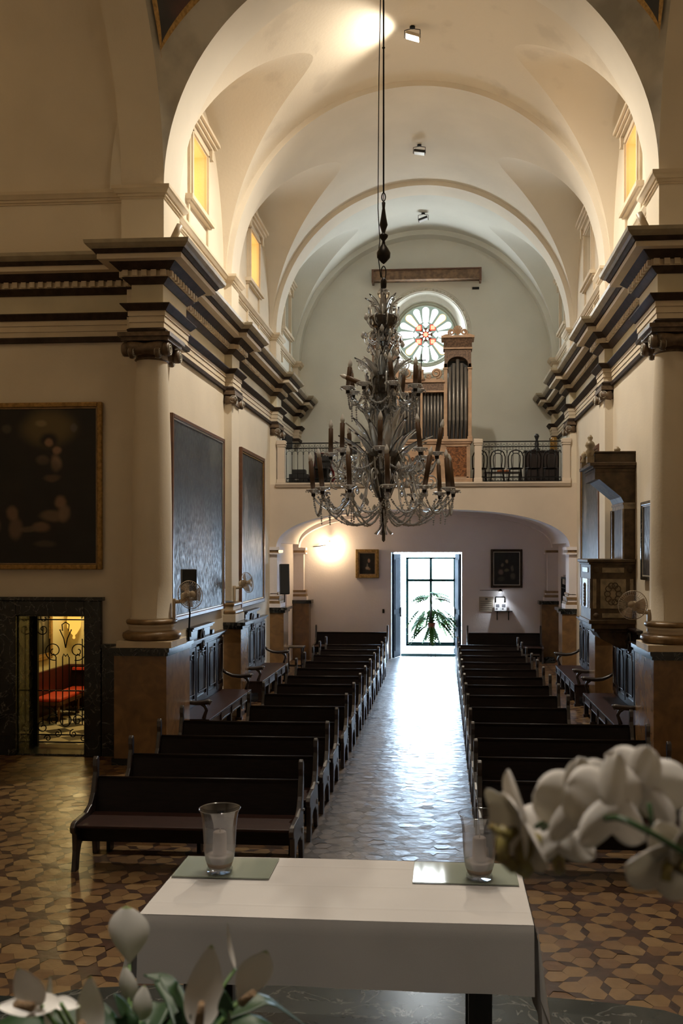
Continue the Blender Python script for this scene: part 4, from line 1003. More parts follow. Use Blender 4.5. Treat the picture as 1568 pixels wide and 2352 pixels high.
MB().box(-.45,.45,-.25,.25,0,.92).build('body', stallw, t, bevel=.01); MB().box(-.48,.48,-.28,.28,.92,.95).build('top', stallw, t, bevel=.005)
for q in (-1, 1): MB().box(q*.23-.2,q*.23+.2,-.265,-.25,.08,.86).build('door', stallw, t, bevel=.004)
tag(MB().lathe([(0,0),(.09,0),(.09,.05),(.05,.1),(.06,.2),(.03,.3),(.05,.36),(.07,.4),(.04,.46),(0,.47)], n=18).build('dark_statuette', blackp, loc=(3.05,24.7,5.885)), 'dark turned statuette standing on the loft cabinet', 'statuette')
tag(MB().lathe([(0,0),(.09,0),(.1,.03),(.1,.32),(.08,.37),(0,.37)], n=18).build('amber_jar', mat('amber_brown_glaze', (.25,.13,.02), .3), loc=(3.5,24.7,5.885)), 'amber brown jar on the right end of the loft cabinet', 'jar')
t = thing('music_bench', 'low dark bench with an orange cushion behind the loft chairs', 'bench', (2.15, 24.75, 4.935))
MB().box(-.5,.5,-.15,.15,.36,.4).build('top', stallw, t); MB().box(-.15,.2,-.13,.13,.4,.45).build('cushion', mat('orange_cushion', (.35,.1,.03), .8), t, bevel=.015)
for a in (-.46,.46): MB().box(a-.03,a+.03,-.13,.13,0,.36).build('leg', stallw, t)
redc = mat('red_drape', (.2,.012,.02), .75)
t = thing('red_draped_chair', 'dark chair draped in red cloth behind the left loft railing', 'chair', (-2.6, 24.0, 4.935)); t.rotation_euler.z = pi
mb = MB()
mb.grid(lambda u, v: ((u-.5)*(.44+.22*(1-v))*1.0, -.02-.03*sin(u*14)*(1-v), .02+v*.84), 20, 14, 0)
mb.grid(lambda u, v: ((u-.5)*.44, -.02+.12*v, .86-.0*v), 20, 4, 0); mb.build('cloth_drape', redc, t, solid=.01)
MB().box(-.2,.2,0,.1,.0,.84).build('backrest', blackp, t); MB().box(-.2,.2,.1,.5,.42,.47).build('seat', blackp, t)
for a in (-.18,.18): MB().box(a-.02,a+.02,.44,.48,0,.42).build('leg', blackp, t)
t = thing('amplifier', 'black amplifier box with a small silver label at the left end of the loft', 'amplifier', (-3.2, 23.95, 4.935))
MB().box(-.28,.22,-.2,.2,0,.3).prism([(-.2,.3),(.1,.3),(.05,.42),(-.2,.42)],0,-.2,.15).build('cabinet', blackp, t, bevel=.01); MB().box(-.12,-.02,-.205,-.2,.14,.19).build('label_plate', mat_steel, t)
tag(MB().box(-.3,.3,-.15,.15,0,.22).box(-.28,.28,-.13,.13,.22,.26).build('black_equipment_case', blackp, loc=(-2.72+.0,24.45,4.935), bevel=.01), 'low black equipment case on the loft floor beside the red chair', 'case')
t = thing('music_stand', 'thin black music stand behind the left loft railing', 'music stand', (-1.95, 24.2, 4.935))
MB().tube([(0,0,.0),(0,0,1.0)], .01, 6).build('pole', iron, t); MB().box(-.22,.22,-.01,.01,.85,1.05).build('desk', blackp, t)
mb = MB()
for k in range(3): mb.tube([(0,0,.12),(.2*cos(2.1*k+.5),.2*sin(2.1*k+.5),0.005)], .008, 6)
mb.build('foot', iron, t)
# timber pelmet box high on the back wall
t = thing('timber_pelmet', 'long narrow timber box high on the back wall above the round window', 'pelmet', (.06, 27.33, 11.22))
MB().box(-1.6,1.6,-.3,0,.03,.3).build('board', orgw if False else mat('old_timber', (.22,.13,.07), .6, col2=(.12,.07,.04), vs=9, thr=(.4,.6)), t); MB().box(-1.62,1.62,-.33,0,.3,.34).build('top_board', redwood, t); MB().box(-1.62,-1.56,-.33,0,-.05,.3).box(1.56,1.62,-.33,0,-.05,.3).build('end_board', redwood, t)
tag(MB().box(-.1,.1,-.05,0,0,.06).build('wall_bracket', iron, loc=(1.52,27.34,11.0)), 'small dark bracket on the back wall below the right end of the timber box', 'bracket')
# ------------------------------------------------------------------ rose window
t = thing('rose_window', 'round stained glass window with red squares and pale petals high on the back wall', 'window', (RX, 27.66, RZ))
mb = MB(); mb.tube(circ(.93,64,(0,-.02,0),'y'), .045, 10, closed=True); mb.tube(circ(.87,64,(0,-.05,0),'y'), .02, 8, closed=True); mb.build('round_frame', mat('pale_green_stone', (.5,.55,.48), .6), t)
MB().lathe([(0,0),(.93,0),(.93,.03),(0,.03)], n=64, M=Matrix.Rotation(R(-90),4,'X')).build('tracery', emis('pale_green_rim_glass', (.5,.62,.5), .55), t)
gl = {'w': emis('white_glass', (.9,.97,1), 4.2), 'g': emis('pale_green_glass', (.72,.95,.85), 2.9), 'o': emis('orange_rim_glass', (.95,.6,.2), 1.3), 'y': emis('cream_glass', (1,.93,.75), 3.6),
      'r': emis('red_glass', (.9,.06,.03), 1.2), 'p': emis('peach_glass', (1,.5,.3), 1.5), 'b': emis('blue_white_glass', (.6,.8,1), 3.2), 'n': emis('brown_glass', (.25,.12,.08), .35)}
def petal(r0, r1, w0, w1, a, key, y=-.02, name='glass_petal', tips=None):
    mb = MB(); pts = [(r0,-w0),(r1,-w1)]
    pts += [(r1+w1*sin(pi*k/8)*1.0, -w1*cos(pi*k/8)) for k in range(1,8)]
    pts += [(r1,w1),(r0,w0)]
    ca, sa = cos(a), sin(a)
    vs = [(x*ca-z*sa, y, x*sa+z*ca) for x, z in pts]; vs2 = [(p[0], y+.012, p[2]) for p in vs]; n = len(vs)
    mb.add(vs+vs2, [tuple(range(n)), tuple(range(2*n-1,n-1,-1))]+[(i,(i+1)%n,n+(i+1)%n,n+i) for i in range(n)])
    return mb.build(name, gl[key], t)
for k in range(12):
    a = 2*pi*k/12; 
    if k % 3 == 0: petal(.38,.73,.09,.105,a,'w')
    else: pass
for k in range(4):
    a0 = pi/4+k*pi/2
    petal(.36,.71,.055,.115,a0,'o'); petal(.37,.71,.045,.095,a0,'y',-.03)
    for s_ in (-1, 1):
        petal(.38,.73,.035,.1,a0+s_*R(22.5),'g')
    c_, s_ = cos(a0)*.30, sin(a0)*.30
    for q, key, y in ((.088,'r',-.022),(.062,'p',-.032)):
        MB().box(c_-q,c_+q,y,y+.01,s_-q,s_+q).build('glass_square', gl[key], t)
    a = k*pi/2; q = .1; cx, cz = cos(a)*.31, sin(a)*.31
    MB().prism([(cz+q,cx),(cz,cx+q),(cz-q,cx),(cz,cx-q)][::1],1,-.03,-.02).build('glass_diamond', gl['b'], t) if False else \
    MB().prism([(cx+q,cz),(cx,cz+q),(cx-q,cz),(cx,cz-q)],1,-.03,-.02).build('glass_diamond', gl['b'], t)
MB().lathe([(0,0),(.2,0),(.2,.005),(0,.005)], n=32, M=Matrix.Translation((0,-.012,0)) @ Matrix.Rotation(R(-90),4,'X')).build('glass_ground', gl['n'], t)
for k in range(8):
    a = pi/8+k*pi/4; mb = MB(); pts = [(.08,0),(.13,.035),(.2,0),(.13,-.035)]
    vs = [(x*cos(a)-z*sin(a), -.03, x*sin(a)+z*cos(a)) for x, z in pts]; mb.add(vs, [(0,1,2,3)]); mb.build('glass_leaf', gl['y'], t)
for q, key, y in ((.088,'r',-.034),(.065,'p',-.04)):
    MB().lathe([(0,0),(q,0)], n=24, M=Matrix.Translation((0,y,0)) @ Matrix.Rotation(R(-90),4,'X')).build('glass_roundel', gl[key], t)
mb = MB()
for r_, q in ((1.24,.02),(1.34,.025)): mb.tube(circ(r_,72,(RX,27.35,RZ),'y'), q, 8, closed=True)
for k in range(72):
    a = 2*pi*k/72; mb.lathe([(0,-.028),(.02,-.018),(.028,0),(.02,.018),(0,.028)], (RX+1.29*cos(a),27.345,RZ+1.29*sin(a)), 8)
struct(mb.build('trim_20', choirp))
light('rose_daylight', 'AREA', (RX, 27.56, RZ), 150, (.9,.97,1), target=(RX, 10, 7.5), size=1.6)
# ------------------------------------------------------------------ street door
teal = mat('teal_door_paint', (.012,.06,.062), .4); tealb = mat('blue_grey_door_leaf', (.006,.012,.02), .7, spec=.05, var=.1, vs=5)
t = thing('glazed_street_door', 'teal steel framed glass door with bright street behind', 'door', (.18, 28.15, 0))
x0, x1 = -.77, .77
mb = MB()
for a, b in ((x0,x0+.08),(x1-.08,x1),(-.04,.04)): mb.box(a,b,-.03,.03,.32 if a != -.04 else .32,3.02)
mb.box(x0,x1,-.03,.03,2.97,3.03).box(x0,x1,-.03,.03,2.28,2.36).box(x0,x1,-.03,.03,.3,.42); mb.build('door_frame', teal, t)
for a, b, c, d in ((x0+.06,-.03,2.36,2.97),(.03,x1-.06,2.36,2.97),(x0+.06,-.03,.42,2.3),(.03,x1-.06,.42,2.3)):
    MB().box(a,b,-.004,.004,c,d).build('glass_pane', clear('door_glass', (1,1,1), .02, .06), t)
tag(MB().box(-.74,.93,28.06,28.26,0,.07).build('door_threshold', teal), 'dark threshold bar at the foot of the street door', 'threshold')
for sx, x, lab, an in ((-1,-.98,'left',17),(1,1.1,'right',12)):
    t = thing('folded_door_leaf', 'tall dark blue door leaf folded back in the %s side of the doorway' % lab, 'door', (x, 27.38, .01)); t.rotation_euler.z = R(an)*sx
    MB().box(0,-sx*.06,.02,.62,0,3.12).build('leaf', tealb, t, bevel=.006)
    for c, d in ((.2,1.3),(1.45,2.95)): MB().box(-sx*.06,-sx*.075,.1,.54,c,d).build('panel', tealb, t, bevel=.006)
    MB().box(-sx*.06,-sx*.1,.56,.6,1.2,1.5).build('bolt', mat_steel, t)
whites = mat('sunlit_white_render', (.85,.85,.85), .8)
struct(MB().box(-7,7,27.86,45,-.3,-.01).build('floor_street', whites))
struct(MB().box(-1.0,-.95,27.85,28.6,0,3.4).box(1.12,1.17,27.85,28.6,0,3.4).box(-1.0,1.17,27.85,28.6,3.25,3.4).build('trim_21', porchp))
# plant in the doorway
leafm = mat('green_leaf', (.035,.11,.025), .7, spec=.15, col2=(.12,.22,.05), vs=3)
def lobed(mb, base, d, size, m=0, droop=.6, n=9):
    """deeply cut philodendron leaf: midrib ribbon with finger lobes"""
    d = V(d).normalized(); side = d.cross(V((0,0,1)))
    if side.length < .1: side = V((1,0,0))
    side.normalize(); p = V(base)
    for k in range(6):
        f0, f1 = k/6, (k+1)/6; q0 = p+d*size*f0+V((0,0,-droop*size*f0*f0)); q1 = p+d*size*f1+V((0,0,-droop*size*f1*f1)); w_ = size*.07
        mb.add([q0-side*w_, q1-side*w_, q1+side*w_, q0+side*w_], [(0,1,2,3)], m)
    for k in range(n):
        f = k/(n-1); q = p+d*size*f+V((0,0,-droop*size*f*f))
        w_ = size*.46*sin(pi*(.12+.8*f))
        for s_ in (-1, 1):
            tip = q+side*s_*w_+d*size*.12+V((0,0,-.25*w_)); dirn = d*size*.1
            mb.add([q-dirn, tip-dirn*.3, tip+dirn*.2, q+dirn*1.2], [(0,1,2,3)], m)
    return mb
t = thing('potted_philodendron', 'leafy potted plant with cut leaves on a thin stand in the open doorway', 'plant', (.2, 27.8, 0))
MB().lathe([(0,.82),(.09,.82),(.12,1.02),(.125,1.04),(.11,1.04),(.1,.98),(0,.98)], n=24).build('terracotta_pot', mat('terracotta', (.35,.09,.04), .6), t)
mb = MB()
for k in range(3):
    a = 2*pi*k/3+.4; mb.tube([(.1*cos(a),.1*sin(a),.81),(.13*cos(a),.13*sin(a),.0)], .008, 6)
mb.tube(circ(.11,20,(0,0,.81)), .008, 6, closed=True); mb.tube(circ(.12,20,(0,0,.3)), .006, 6, closed=True); mb.lathe([(0,.8),(.11,.8),(.11,.82),(0,.82)], n=20); mb.build('plant_stand', iron, t)
MB().tube([(0,0,.98),(-.03,0,1.2),(.0,.0,1.45),(-.02,.02,1.7),(.02,0,1.95)], lambda q: .035-.02*q, 8).build('stem', mat('brown_stem', (.06,.05,.03), .7), t)
mb = MB(); rr = random.Random(5)
for k in range(40):
    a = rr.uniform(0,2*pi); el = rr.uniform(-.1,.8); L1 = rr.uniform(.2,.6)
    if abs(cos(a)) < .5 and sin(a) < 0: a = -a
    b = (L1*cos(a), .5*L1*sin(a), 1.05+.32*sin(el*2)+rr.uniform(-.1,.1)); mb.tube([(0,0,1.0),(b[0]*.5,b[1]*.5,b[2]+.08),b], .006, 4)
    lobed(mb, b, (cos(a),.5*sin(a),-.3), rr.uniform(.3,.46), droop=.8)
for k in range(12):
    a = rr.uniform(0,2*pi); b = (.15*cos(a), .08*sin(a), 1.75+rr.uniform(0,.22)); mb.tube([(0,0,1.6),b], .006, 4); lobed(mb, b, (cos(a),.5*sin(a),.1), .46, droop=.45)
for b, d_ in (((-.05,-.1,.92),(-.5,-.2,-.9)),((.06,-.1,.92),(.5,-.2,-1)),((.0,-.13,.9),(.1,-.1,-1)),((-.2,-.1,.95),(-.8,-.1,-.6))): lobed(mb, b, d_, .42, droop=.2)
mb.build('leaves', leafm, t)
t = thing('trailing_plant', 'few light green leaves hanging beside the right door leaf', 'plant', (.98, 28.45, -.01))
MB().lathe([(0,0),(.1,0),(.13,.22),(.12,.22),(.1,.18),(0,.18)], n=20).build('pot', iron, t)
mb = MB().tube([(0,0,.2),(.05,0,.8),(.06,0,1.45)], .01, 6)
for k in range(7): a = k*1.1; lobed(mb, (.05,0,.95+.08*k), (cos(a),sin(a)*.6,.0), .2, droop=.6)
mb.build('foliage', mat('light_green_leaf', (.15,.3,.05), .5), t)
# ------------------------------------------------------------------ things on the lower back wall
t = thing('information_board', 'pale printed notice board fixed to the wall right of the door', 'sign', (1.62, 27.33, 1.42))
MB().box(0,.42,-.012,0,0,.44).build('board', mat('notice_paper', (.38,.32,.25), .7), t)
mb = MB().box(.18,.25,-.015,-.012,.35,.4)
for k in range(5): mb.box(.04,.38,-.015,-.012,.05+k*.06,.062+k*.06)
mb.build('printed_lines', mat('printing_ink', (.08,.07,.06), .7), t)
t = thing('wall_shelf', 'small dark wall shelf on two brackets right of the notice board', 'shelf', (2.07, 27.33, 1.33))
MB().box(0,.52,-.2,0,.1,.12).build('board', iron, t)
for a in (.08,.42): MB().box(a-.012,a+.012,-.18,0,.07,.1).box(a-.012,a+.012,-.025,0,-.16,.1).build('bracket', iron, t)
for k, x in enumerate((2.16,2.34)):
    t = thing('prayer_card', 'white printed card leaning on the wall shelf, %s one' % ('left','right')[k], 'card', (x, 27.22, 1.451)); t.rotation_euler.x = R(-12)
    MB().box(-.08,.08,0,.006,0,.24).build('card', mat('white_card', (.8,.8,.8), .6), t); MB().box(-.055,.055,-.002,0,.1,.2).box(-.055,.0,-.002,0,.03,.08).build('print', mat('card_ink', (.12,.12,.14), .6), t)
t = thing('empty_picture_frame', 'small black frame with pale centre behind the cards under the wall lamp', 'picture frame', (2.24, 27.325, 1.45))
MB().box(-.14,.14,-.01,0,.0,.42).build('backing', mat('pale_backing', (.75,.77,.8), .7), t)
mb = MB().box(-.14,-.115,-.025,0,0,.42).box(.115,.14,-.025,0,0,.42).box(-.14,.14,-.025,0,.395,.42); mb.build('frame', iron, t)
t = thing('wall_lamp', 'small metal wall lamp shining white down onto the card shelf', 'lamp', (2.24, 27.3, 2.02))
MB().lathe([(0,.08),(.03,.07),(.05,.03),(.055,0),(.04,0)], (0,-.12,0), 18).build('shade', iron, t); MB().tube([(-.6,.02,.03),(0,.0,.03),(0,-.1,.06)], .006, 6).build('cable_arm', iron, t)
MB().lathe([(0,.0),(.025,.005),(.03,.03),(0,.06)], (0,-.12,-.02), 12).build('bulb', emis('white_bulb', (.85,.95,1), 60), t)
light('wall_lamp_light', 'SPOT', (2.24, 27.14, 2.0), 26, (.85,.94,1), target=(2.24,27.3,0.9), size=.03, angle=R(110), blend=.9)
t = thing('bare_bulb_wall_lamp', 'glowing bare bulb on a bracket on the left of the back wall', 'lamp', (-3.0, 27.3, 3.38))
MB().tube([(-.35,.03,-.03),(-.1,-.05,-.01),(.1,-.12,.02)], .012, 6).tube([(.1,-.12,.02),(.34,-.05,-.05)], .006, 6).build('bracket', iron, t)
MB().lathe([(0,-.06),(.04,-.03),(.05,.0),(.04,.04),(.02,.07),(0,.07)], (.17,-.14,.03), 16).build('bulb', emis('warm_bulb', (1,.78,.45), 90), t)
MB().lathe([(0,.07),(.022,.07),(.022,.12),(0,.12)], (.17,-.14,.03), 10).build('socket', whitep, t)
light('bare_bulb_light', 'POINT', (-2.83, 27.08, 3.3), 40, (1,.72,.4), size=.05)
tag(MB().box(-.03,.03,-.03,0,0,.12).build('door_intercom', blackp, loc=(-1.23,27.33,1.36), bevel=.006), 'tiny black box on the wall left of the door leaf', 'intercom')
t = thing('iron_grille_gate', 'dark iron grille gate in the right wall below the loft', 'gate', (3.86, 25.4, 0))
mb = MB()
for k in range(6): mb.tube([(0,-.45+k*.18,.0),(0,-.45+k*.18,2.3)], .012, 6)
for z in (.1,1.2,2.2): mb.box(-.01,.01,-.45,.45,z-.015,z+.015)
mb.build('bars', iron, t); MB().box(-.02,.02,-.48,-.44,0,2.5).box(-.02,.02,.44,.48,0,2.5).box(-.02,.02,-.48,.48,2.45,2.5).build('gate_frame', iron, t)
t = thing('wooden_stool', 'tall wooden stool standing by the left wall near the loft pier', 'stool', (-3.42, 24.4, 0))
MB().box(-.25,.25,-.2,.2,.62,.66).build('seat', wood_end, t, bevel=.01)
for a in (-1,1):
    for b in (-1,1): MB().lathe([(.02,0),(.018,.1),(.028,.15),(.018,.2),(.024,.4),(.016,.5),(.022,.62)], (a*.2,b*.15,0), 10).build('leg', wood, t)
mb = MB()
for b in (-1,1): mb.tube([(-.2,b*.15,.13),(.2,b*.15,.13)], .01, 6)
mb.tube([(-.2,0,.13),(.2,0,.13)], .01, 6); mb.build('stretcher', wood, t)
def bundle(nm, lab, loc):
    mb = MB(); rr = random.Random(2)
    for k in range(7): mb.tube([(rr.uniform(-.15,.15),rr.uniform(-.1,.1),rr.uniform(.03,.14)) for _ in range(6)], .03, 6)
    mb.box(-.16,.16,-.1,.1,0,.06); tag(mb.build(nm, blackp, loc=loc), lab, 'cable')
bundle('cable_heap', 'dark heap of cables on the floor at the right foot of the back wall', (3.6,26.6,0.01))
bundle('floor_bundle', 'dark bundle on the floor behind the wooden stool', (-3.05,25.3,0.01))
# ------------------------------------------------------------------ side chapel behind the marble doorway
t = thing('marble_door_surround', 'black veined marble surround of the left chapel doorway', 'door surround', (-5.59, 13.99, 0))
mb = MB().box(-.82,-.55,-.08,0,0,2.43).box(.55,.82,-.08,0,0,2.43).box(-.55,.55,-.08,0,2.2,2.43).box(-.86,.86,-.11,0,2.43,2.49); mb.build('architrave', blackm, t, bevel=.008)
mb = MB().box(-.55,-.53,-.0,.63,0,2.2).box(.53,.55,-.0,.63,0,2.2).box(-.55,.55,-.0,.63,2.18,2.2); mb.build('marble_reveal', vein('polished_green_marble', (.03,.035,.025), (.06,.065,.045), (.25,.24,.2), .12, 4, .008), t)
MB().box(-.53,.53,-.06,.63,.0,.03).build('sill', greym, t)
t = thing('wrought_iron_gate', 'black wrought iron scroll gate in the chapel doorway', 'gate', (-5.59, 14.52, .03))
def scr(mb, pts, r=.009): mb.tube([(x, 0, z) for x, z in pts], r, 5)
mb = MB().box(-.53,-.46,-.03,.03,0,2.15).box(.46,.53,-.03,.03,0,2.15); mb.build('posts', iron, t)
mb = MB()
bars = [-.36,-.26,-.16,-.06,.04,.14,.24,.34]
for i, x in enumerate((-.38,-.27,-.16,-.05,.06,.17,.28,.39)):
    zt = 1.95 if abs(x) > .35 else (1.75 if abs(x) > .25 else 1.45); mb.tube([(x,0,.35),(x,0,zt)], .01, 6)
for z in (2.06,.9,.06,.18): mb.box(-.46,.46,-.008,.008,z-.01,z+.01)
mb.build('bars', iron, t)
mb = MB()
for q in (-1, 1):
    scr(mb, [(q*x, z) for x, z in spiral(.2,1.55,.16,.03,-pi/2-.3,2.4*pi,30)]); scr(mb, [(q*x, z) for x, z in spiral(.38,1.9,.1,.02,0,-2.3*pi,24)])
    scr(mb, [(q*x, z) for x, z in spiral(.36,2.08,.09,.02,pi,-1.3*pi,20)])
    scr(mb, [(q*.0,1.6),(q*.03,1.75),(q*.1,1.9),(q*.05,1.88),(q*.06,1.98),(0,2.02)])
    scr(mb, [(q*.16,1.45),(q*.2,1.5),(q*.24,1.47)]); scr(mb, [(q*.05,1.45),(q*.03,1.5),(q*.0,1.46)])
    scr(mb, [(q*x, z) for x, z in spiral(.2,.42,.1,.02,0,2.5*pi,24)]); scr(mb, [(q*x, z) for x, z in spiral(.38,.3,.1,.02,pi/2,-2*pi,24)])
    scr(mb, [(q*x, z) for x, z in spiral(.13,.2,.07,.015,pi/2,3*pi,20)]); scr(mb, [(q*x, z) for x, z in spiral(.3,.12,.06,.015,0,2.4*pi,20)])
    scr(mb, [(q*.33,.62),(q*.22,.6),(q*.14,.5)])
mb.tube([(.09*cos(a),0,.42+.1*sin(a)) for a in [2*pi*i/20 for i in range(20)]], .009, 5, closed=True)
mb.build('scrollwork', iron, t)
mb = MB()
for x in (-.38,-.27,-.16,-.05,.06,.17,.28,.39): mb.lathe([(0,-.02),(.018,0),(0,.02)], (x,0,.9), 8)
mb.build('brass_knops', mat('brass', (.6,.45,.2), .25, .9), t)
yw = mat('yellow_chapel_wall', (.6,.55,.34), .8)
struct(MB().box(-9.4,-4.6,18.4,18.6,0,3.4).box(-7.4,-7.2,14.62,18.6,0,3.4).box(-4.6,-4.48,14.64,18.6,0,3.4).build('wall_chapel', yw))
struct(MB().box(-9.6,-4.5,14.62,18.6,3.3,3.4).build('ceiling_chapel', yw))
ck, nt_, b_, N, L = newmat('chapel_checker_floor'); tc = N.new('ShaderNodeTexCoord'); ch = N.new('ShaderNodeTexChecker'); L.new(tc.outputs['Object'], ch.inputs[0]); ch.inputs['Scale'].default_value = 2.6
mpp = N.new('ShaderNodeMapping'); mpp.inputs['Rotation'].default_value = (0,0,R(45)); L.new(tc.outputs['Object'], mpp.inputs[0]); L.new(mpp.outputs[0], ch.inputs[0])
ch.inputs[1].default_value=(.65,.6,.5,1); ch.inputs[2].default_value=(.06,.06,.05,1); L.new(ch.outputs[0], b_.inputs['Base Color']); b_.inputs['Roughness'].default_value=.3
struct(MB().box(-7.2,-4.6,14.62,18.4,.0,.02).build('floor_chapel', ck))
struct(MB().box(-7.18,-4.6,18.34,18.4,.02,.88).box(-7.2,-7.14,14.64,18.4,.02,.88).build('trim_22', mat('chapel_wainscot', (.07,.015,.012), .35)))
redv = mat('red_leather', (.5,.05,.02), .5)
for nm, lab, loc, sz in (('red_chapel_bench','red upholstered bench against the far wall of the side chapel', (-5.9,18.0,.02), (1.15,.26)), ('red_chapel_stool','low red cushioned seat left of the bench in the side chapel', (-6.85,17.1,.02), (.28,.5))):
    t = thing(nm, lab, 'bench' if sz[0] > 1 else 'stool', loc)
    MB().box(-sz[0],sz[0],-sz[1],sz[1],.3,.36).build('frame', redwood, t); MB().box(-sz[0]+.02,sz[0]-.02,-sz[1]+.02,sz[1]-.02,.36,.43).build('seat_cushion', redv, t, bevel=.03)
    if sz[0] > 1:
        MB().box(-sz[0],sz[0],sz[1]-.03,sz[1],.36,.84).build('backrest', wood, t); MB().box(-sz[0]+.05,sz[0]-.05,sz[1]-.09,sz[1]-.03,.76,.82).build('back_cushion', redv, t, bevel=.01)
    for a in (-1,1):
        for b in (-1,1): MB().tube([(a*(sz[0]-.05),b*(sz[1]-.04),0),(a*(sz[0]-.05),b*(sz[1]-.04),.32)], .025, 8).build('leg', redwood, t)
t = thing('amber_wall_lantern', 'amber glass lantern glowing on the chapel wall behind the gate', 'lamp', (-6.93, 18.1, 1.78))
MB().lathe([(.0,-.36),(.03,-.34),(.02,-.28),(.06,-.24),(.13,-.12),(.14,0),(.11,.2),(.13,.32)], n=20).build('amber_glass', emis('glowing_amber_glass', (1,.5,.08), 1.1), t); MB().lathe([(.13,.32),(.17,.34),(.17,.37),(0,.39)], n=20).tube([(0,0,.38),(0,.0,1.5)], .008, 6).build('fitting', mat('brass_fitting', (.3,.2,.08), .4, .8), t)
MB().lathe([(0,-.03),(.05,0),(0,.06)], (0,-.15,.3), 10).build('bulb', emis('chapel_bulb', (1,.85,.5), 25), t)
light('chapel_lamp_light', 'POINT', (-6.4, 17.2, 2.5), 55, (1,.76,.34), size=.15)
framed('chapel_picture', 'gold framed picture on the side wall of the chapel behind the gate', 0,1.1,0,1.5, pb, gold, gold, .09, loc=(-7.195,17.0,1.1), rz=R(90))
# ------------------------------------------------------------------ glass chandelier
cg, nt_, b_, N, L = newmat('chandelier_glass')
b_.inputs['Base Color'].default_value = (.92,.95,.97,1); b_.inputs['Roughness'].default_value = .04; b_.inputs['Transmission Weight'].default_value = .9; b_.inputs['IOR'].default_value = 1.5
smg, nt_, b_, N, L = newmat('smoky_glass')
b_.inputs['Base Color'].default_value = (.16,.13,.1,1); b_.inputs['Roughness'].default_value = .08; b_.inputs['Transmission Weight'].default_value = .55; b_.inputs['IOR'].default_value = 1.5
silv = mat('mirrored_glass', (.88,.91,.93), .12, .4); sleeve = mat('brown_candle_sleeve', (.1,.05,.02), .55); bulbm = mat('unlit_candle_bulb', (.9,.88,.84), .3); darkmetal = mat('dark_chandelier_metal', (.03,.025,.02), .4, .6)
beadm = mat('crystal_bead', (.6,.64,.68), .12, .3)
CX, CY = -.085, 9.78
ch = thing('crystal_chandelier', 'huge tiered glass chandelier with brown candle sleeves hanging over the front pews', 'chandelier', (CX, CY, 5.0))
def z5(z): return z-5.0
MB().tube([(0,0,z5(3.4)),(0,0,z5(6.1))], .022, 10).build('central_rod', smg, ch)
MB().lathe([(0,z5(3.3)),(.018,z5(3.32)),(.02,z5(3.6)),(.035,z5(3.62)),(.02,z5(3.68)),(.05,z5(3.75)),(.09,z5(3.85)),(.13,z5(3.98)),(.17,z5(4.08)),(.2,z5(4.2)),(.18,z5(4.26)),(.05,z5(4.28))], n=24).build('lower_bowl', smg, ch)
mb = MB()
for k in range(10):
    a = 2*pi*k/10; mb.tube([(.015*cos(a),.015*sin(a),z5(3.52)),(.05*cos(a),.05*sin(a),z5(3.44)),(.095*cos(a),.095*sin(a),z5(3.39))], lambda q: .006+.014*q, 6, flat=.4)
mb.build('finial_flower', silv, ch)
for lo in (4.95,):
    MB().lathe([(.03,z5(4.72)),(.07,z5(4.78)),(.14,z5(4.88)),(.18,z5(4.98)),(.15,z5(5.06)),(.04,z5(5.1))], n=24).build('middle_bowl', smg, ch)
MB().lathe([(.03,z5(5.5)),(.06,z5(5.52)),(.12,z5(5.6)),(.16,z5(5.7)),(.14,z5(5.72)),(.03,z5(5.62))], n=24).build('upper_cup', smg, ch)
mb = MB()
for z, r_ in ((5.96,.07),(5.42,.06),(5.3,.045),(4.62,.055),(4.5,.04),(5.84,.035)):
    mb.lathe([(0,-r_),(r_*.7,-r_*.7),(r_,0),(r_*.7,r_*.7),(0,r_)], (0,0,z5(z)), 18)
mb.build('glass_balls', cg, ch)
MB().lathe([(.02,z5(5.72)),(.04,z5(5.76)),(.045,z5(5.9)),(.02,z5(5.93))], n=16).build('upper_sleeve', cg, ch)
# leaves
def leaf(mb, a, z0, r0, L_, out, wd, curl=.3):
    ca, sa = cos(a), sin(a)
    def f(u, v):
        w_ = wd*sin(pi*(.06+.9*v))*(u-.5)*2; r_ = r0+out*v**1.5+curl*.3*max(0,v-.7); z = z0+L_*(v-.25*curl*max(0,v-.6)**2*4)
        return (r_*ca-w_*sa+.0, r_*sa+w_*ca, z+abs(u-.5)*.02)
    mb.grid(f, 4, 9)
for z0, r0, L_, out, wd, n, off in ((4.2,.1,.55,.1,.035,10,0),(4.16,.14,.42,.24,.035,12,.2),(4.14,.16,.28,.34,.03,12,.0),(5.05,.05,.38,.09,.03,9,.1),(5.02,.09,.24,.2,.028,10,.3),(5.72,.05,.2,.12,.02,8,0)):
    for k in range(n):
        mb = MB(); leaf(mb, 2*pi*k/n+off, z5(z0), r0, L_*random.uniform(.88,1.1), out, wd*1.5); mb.build('glass_leaf', [cg, silv][k % 3 == 0], ch, solid=.006)
for z0, n, L_ in ((5.0,12,-.32),(4.95,10,-.42)):
    for k in range(n):
        mb = MB(); leaf(mb, 2*pi*k/n, z5(z0), .12, L_, .04, .032, 0); mb.build('hanging_leaf', cg, ch, solid=.006)
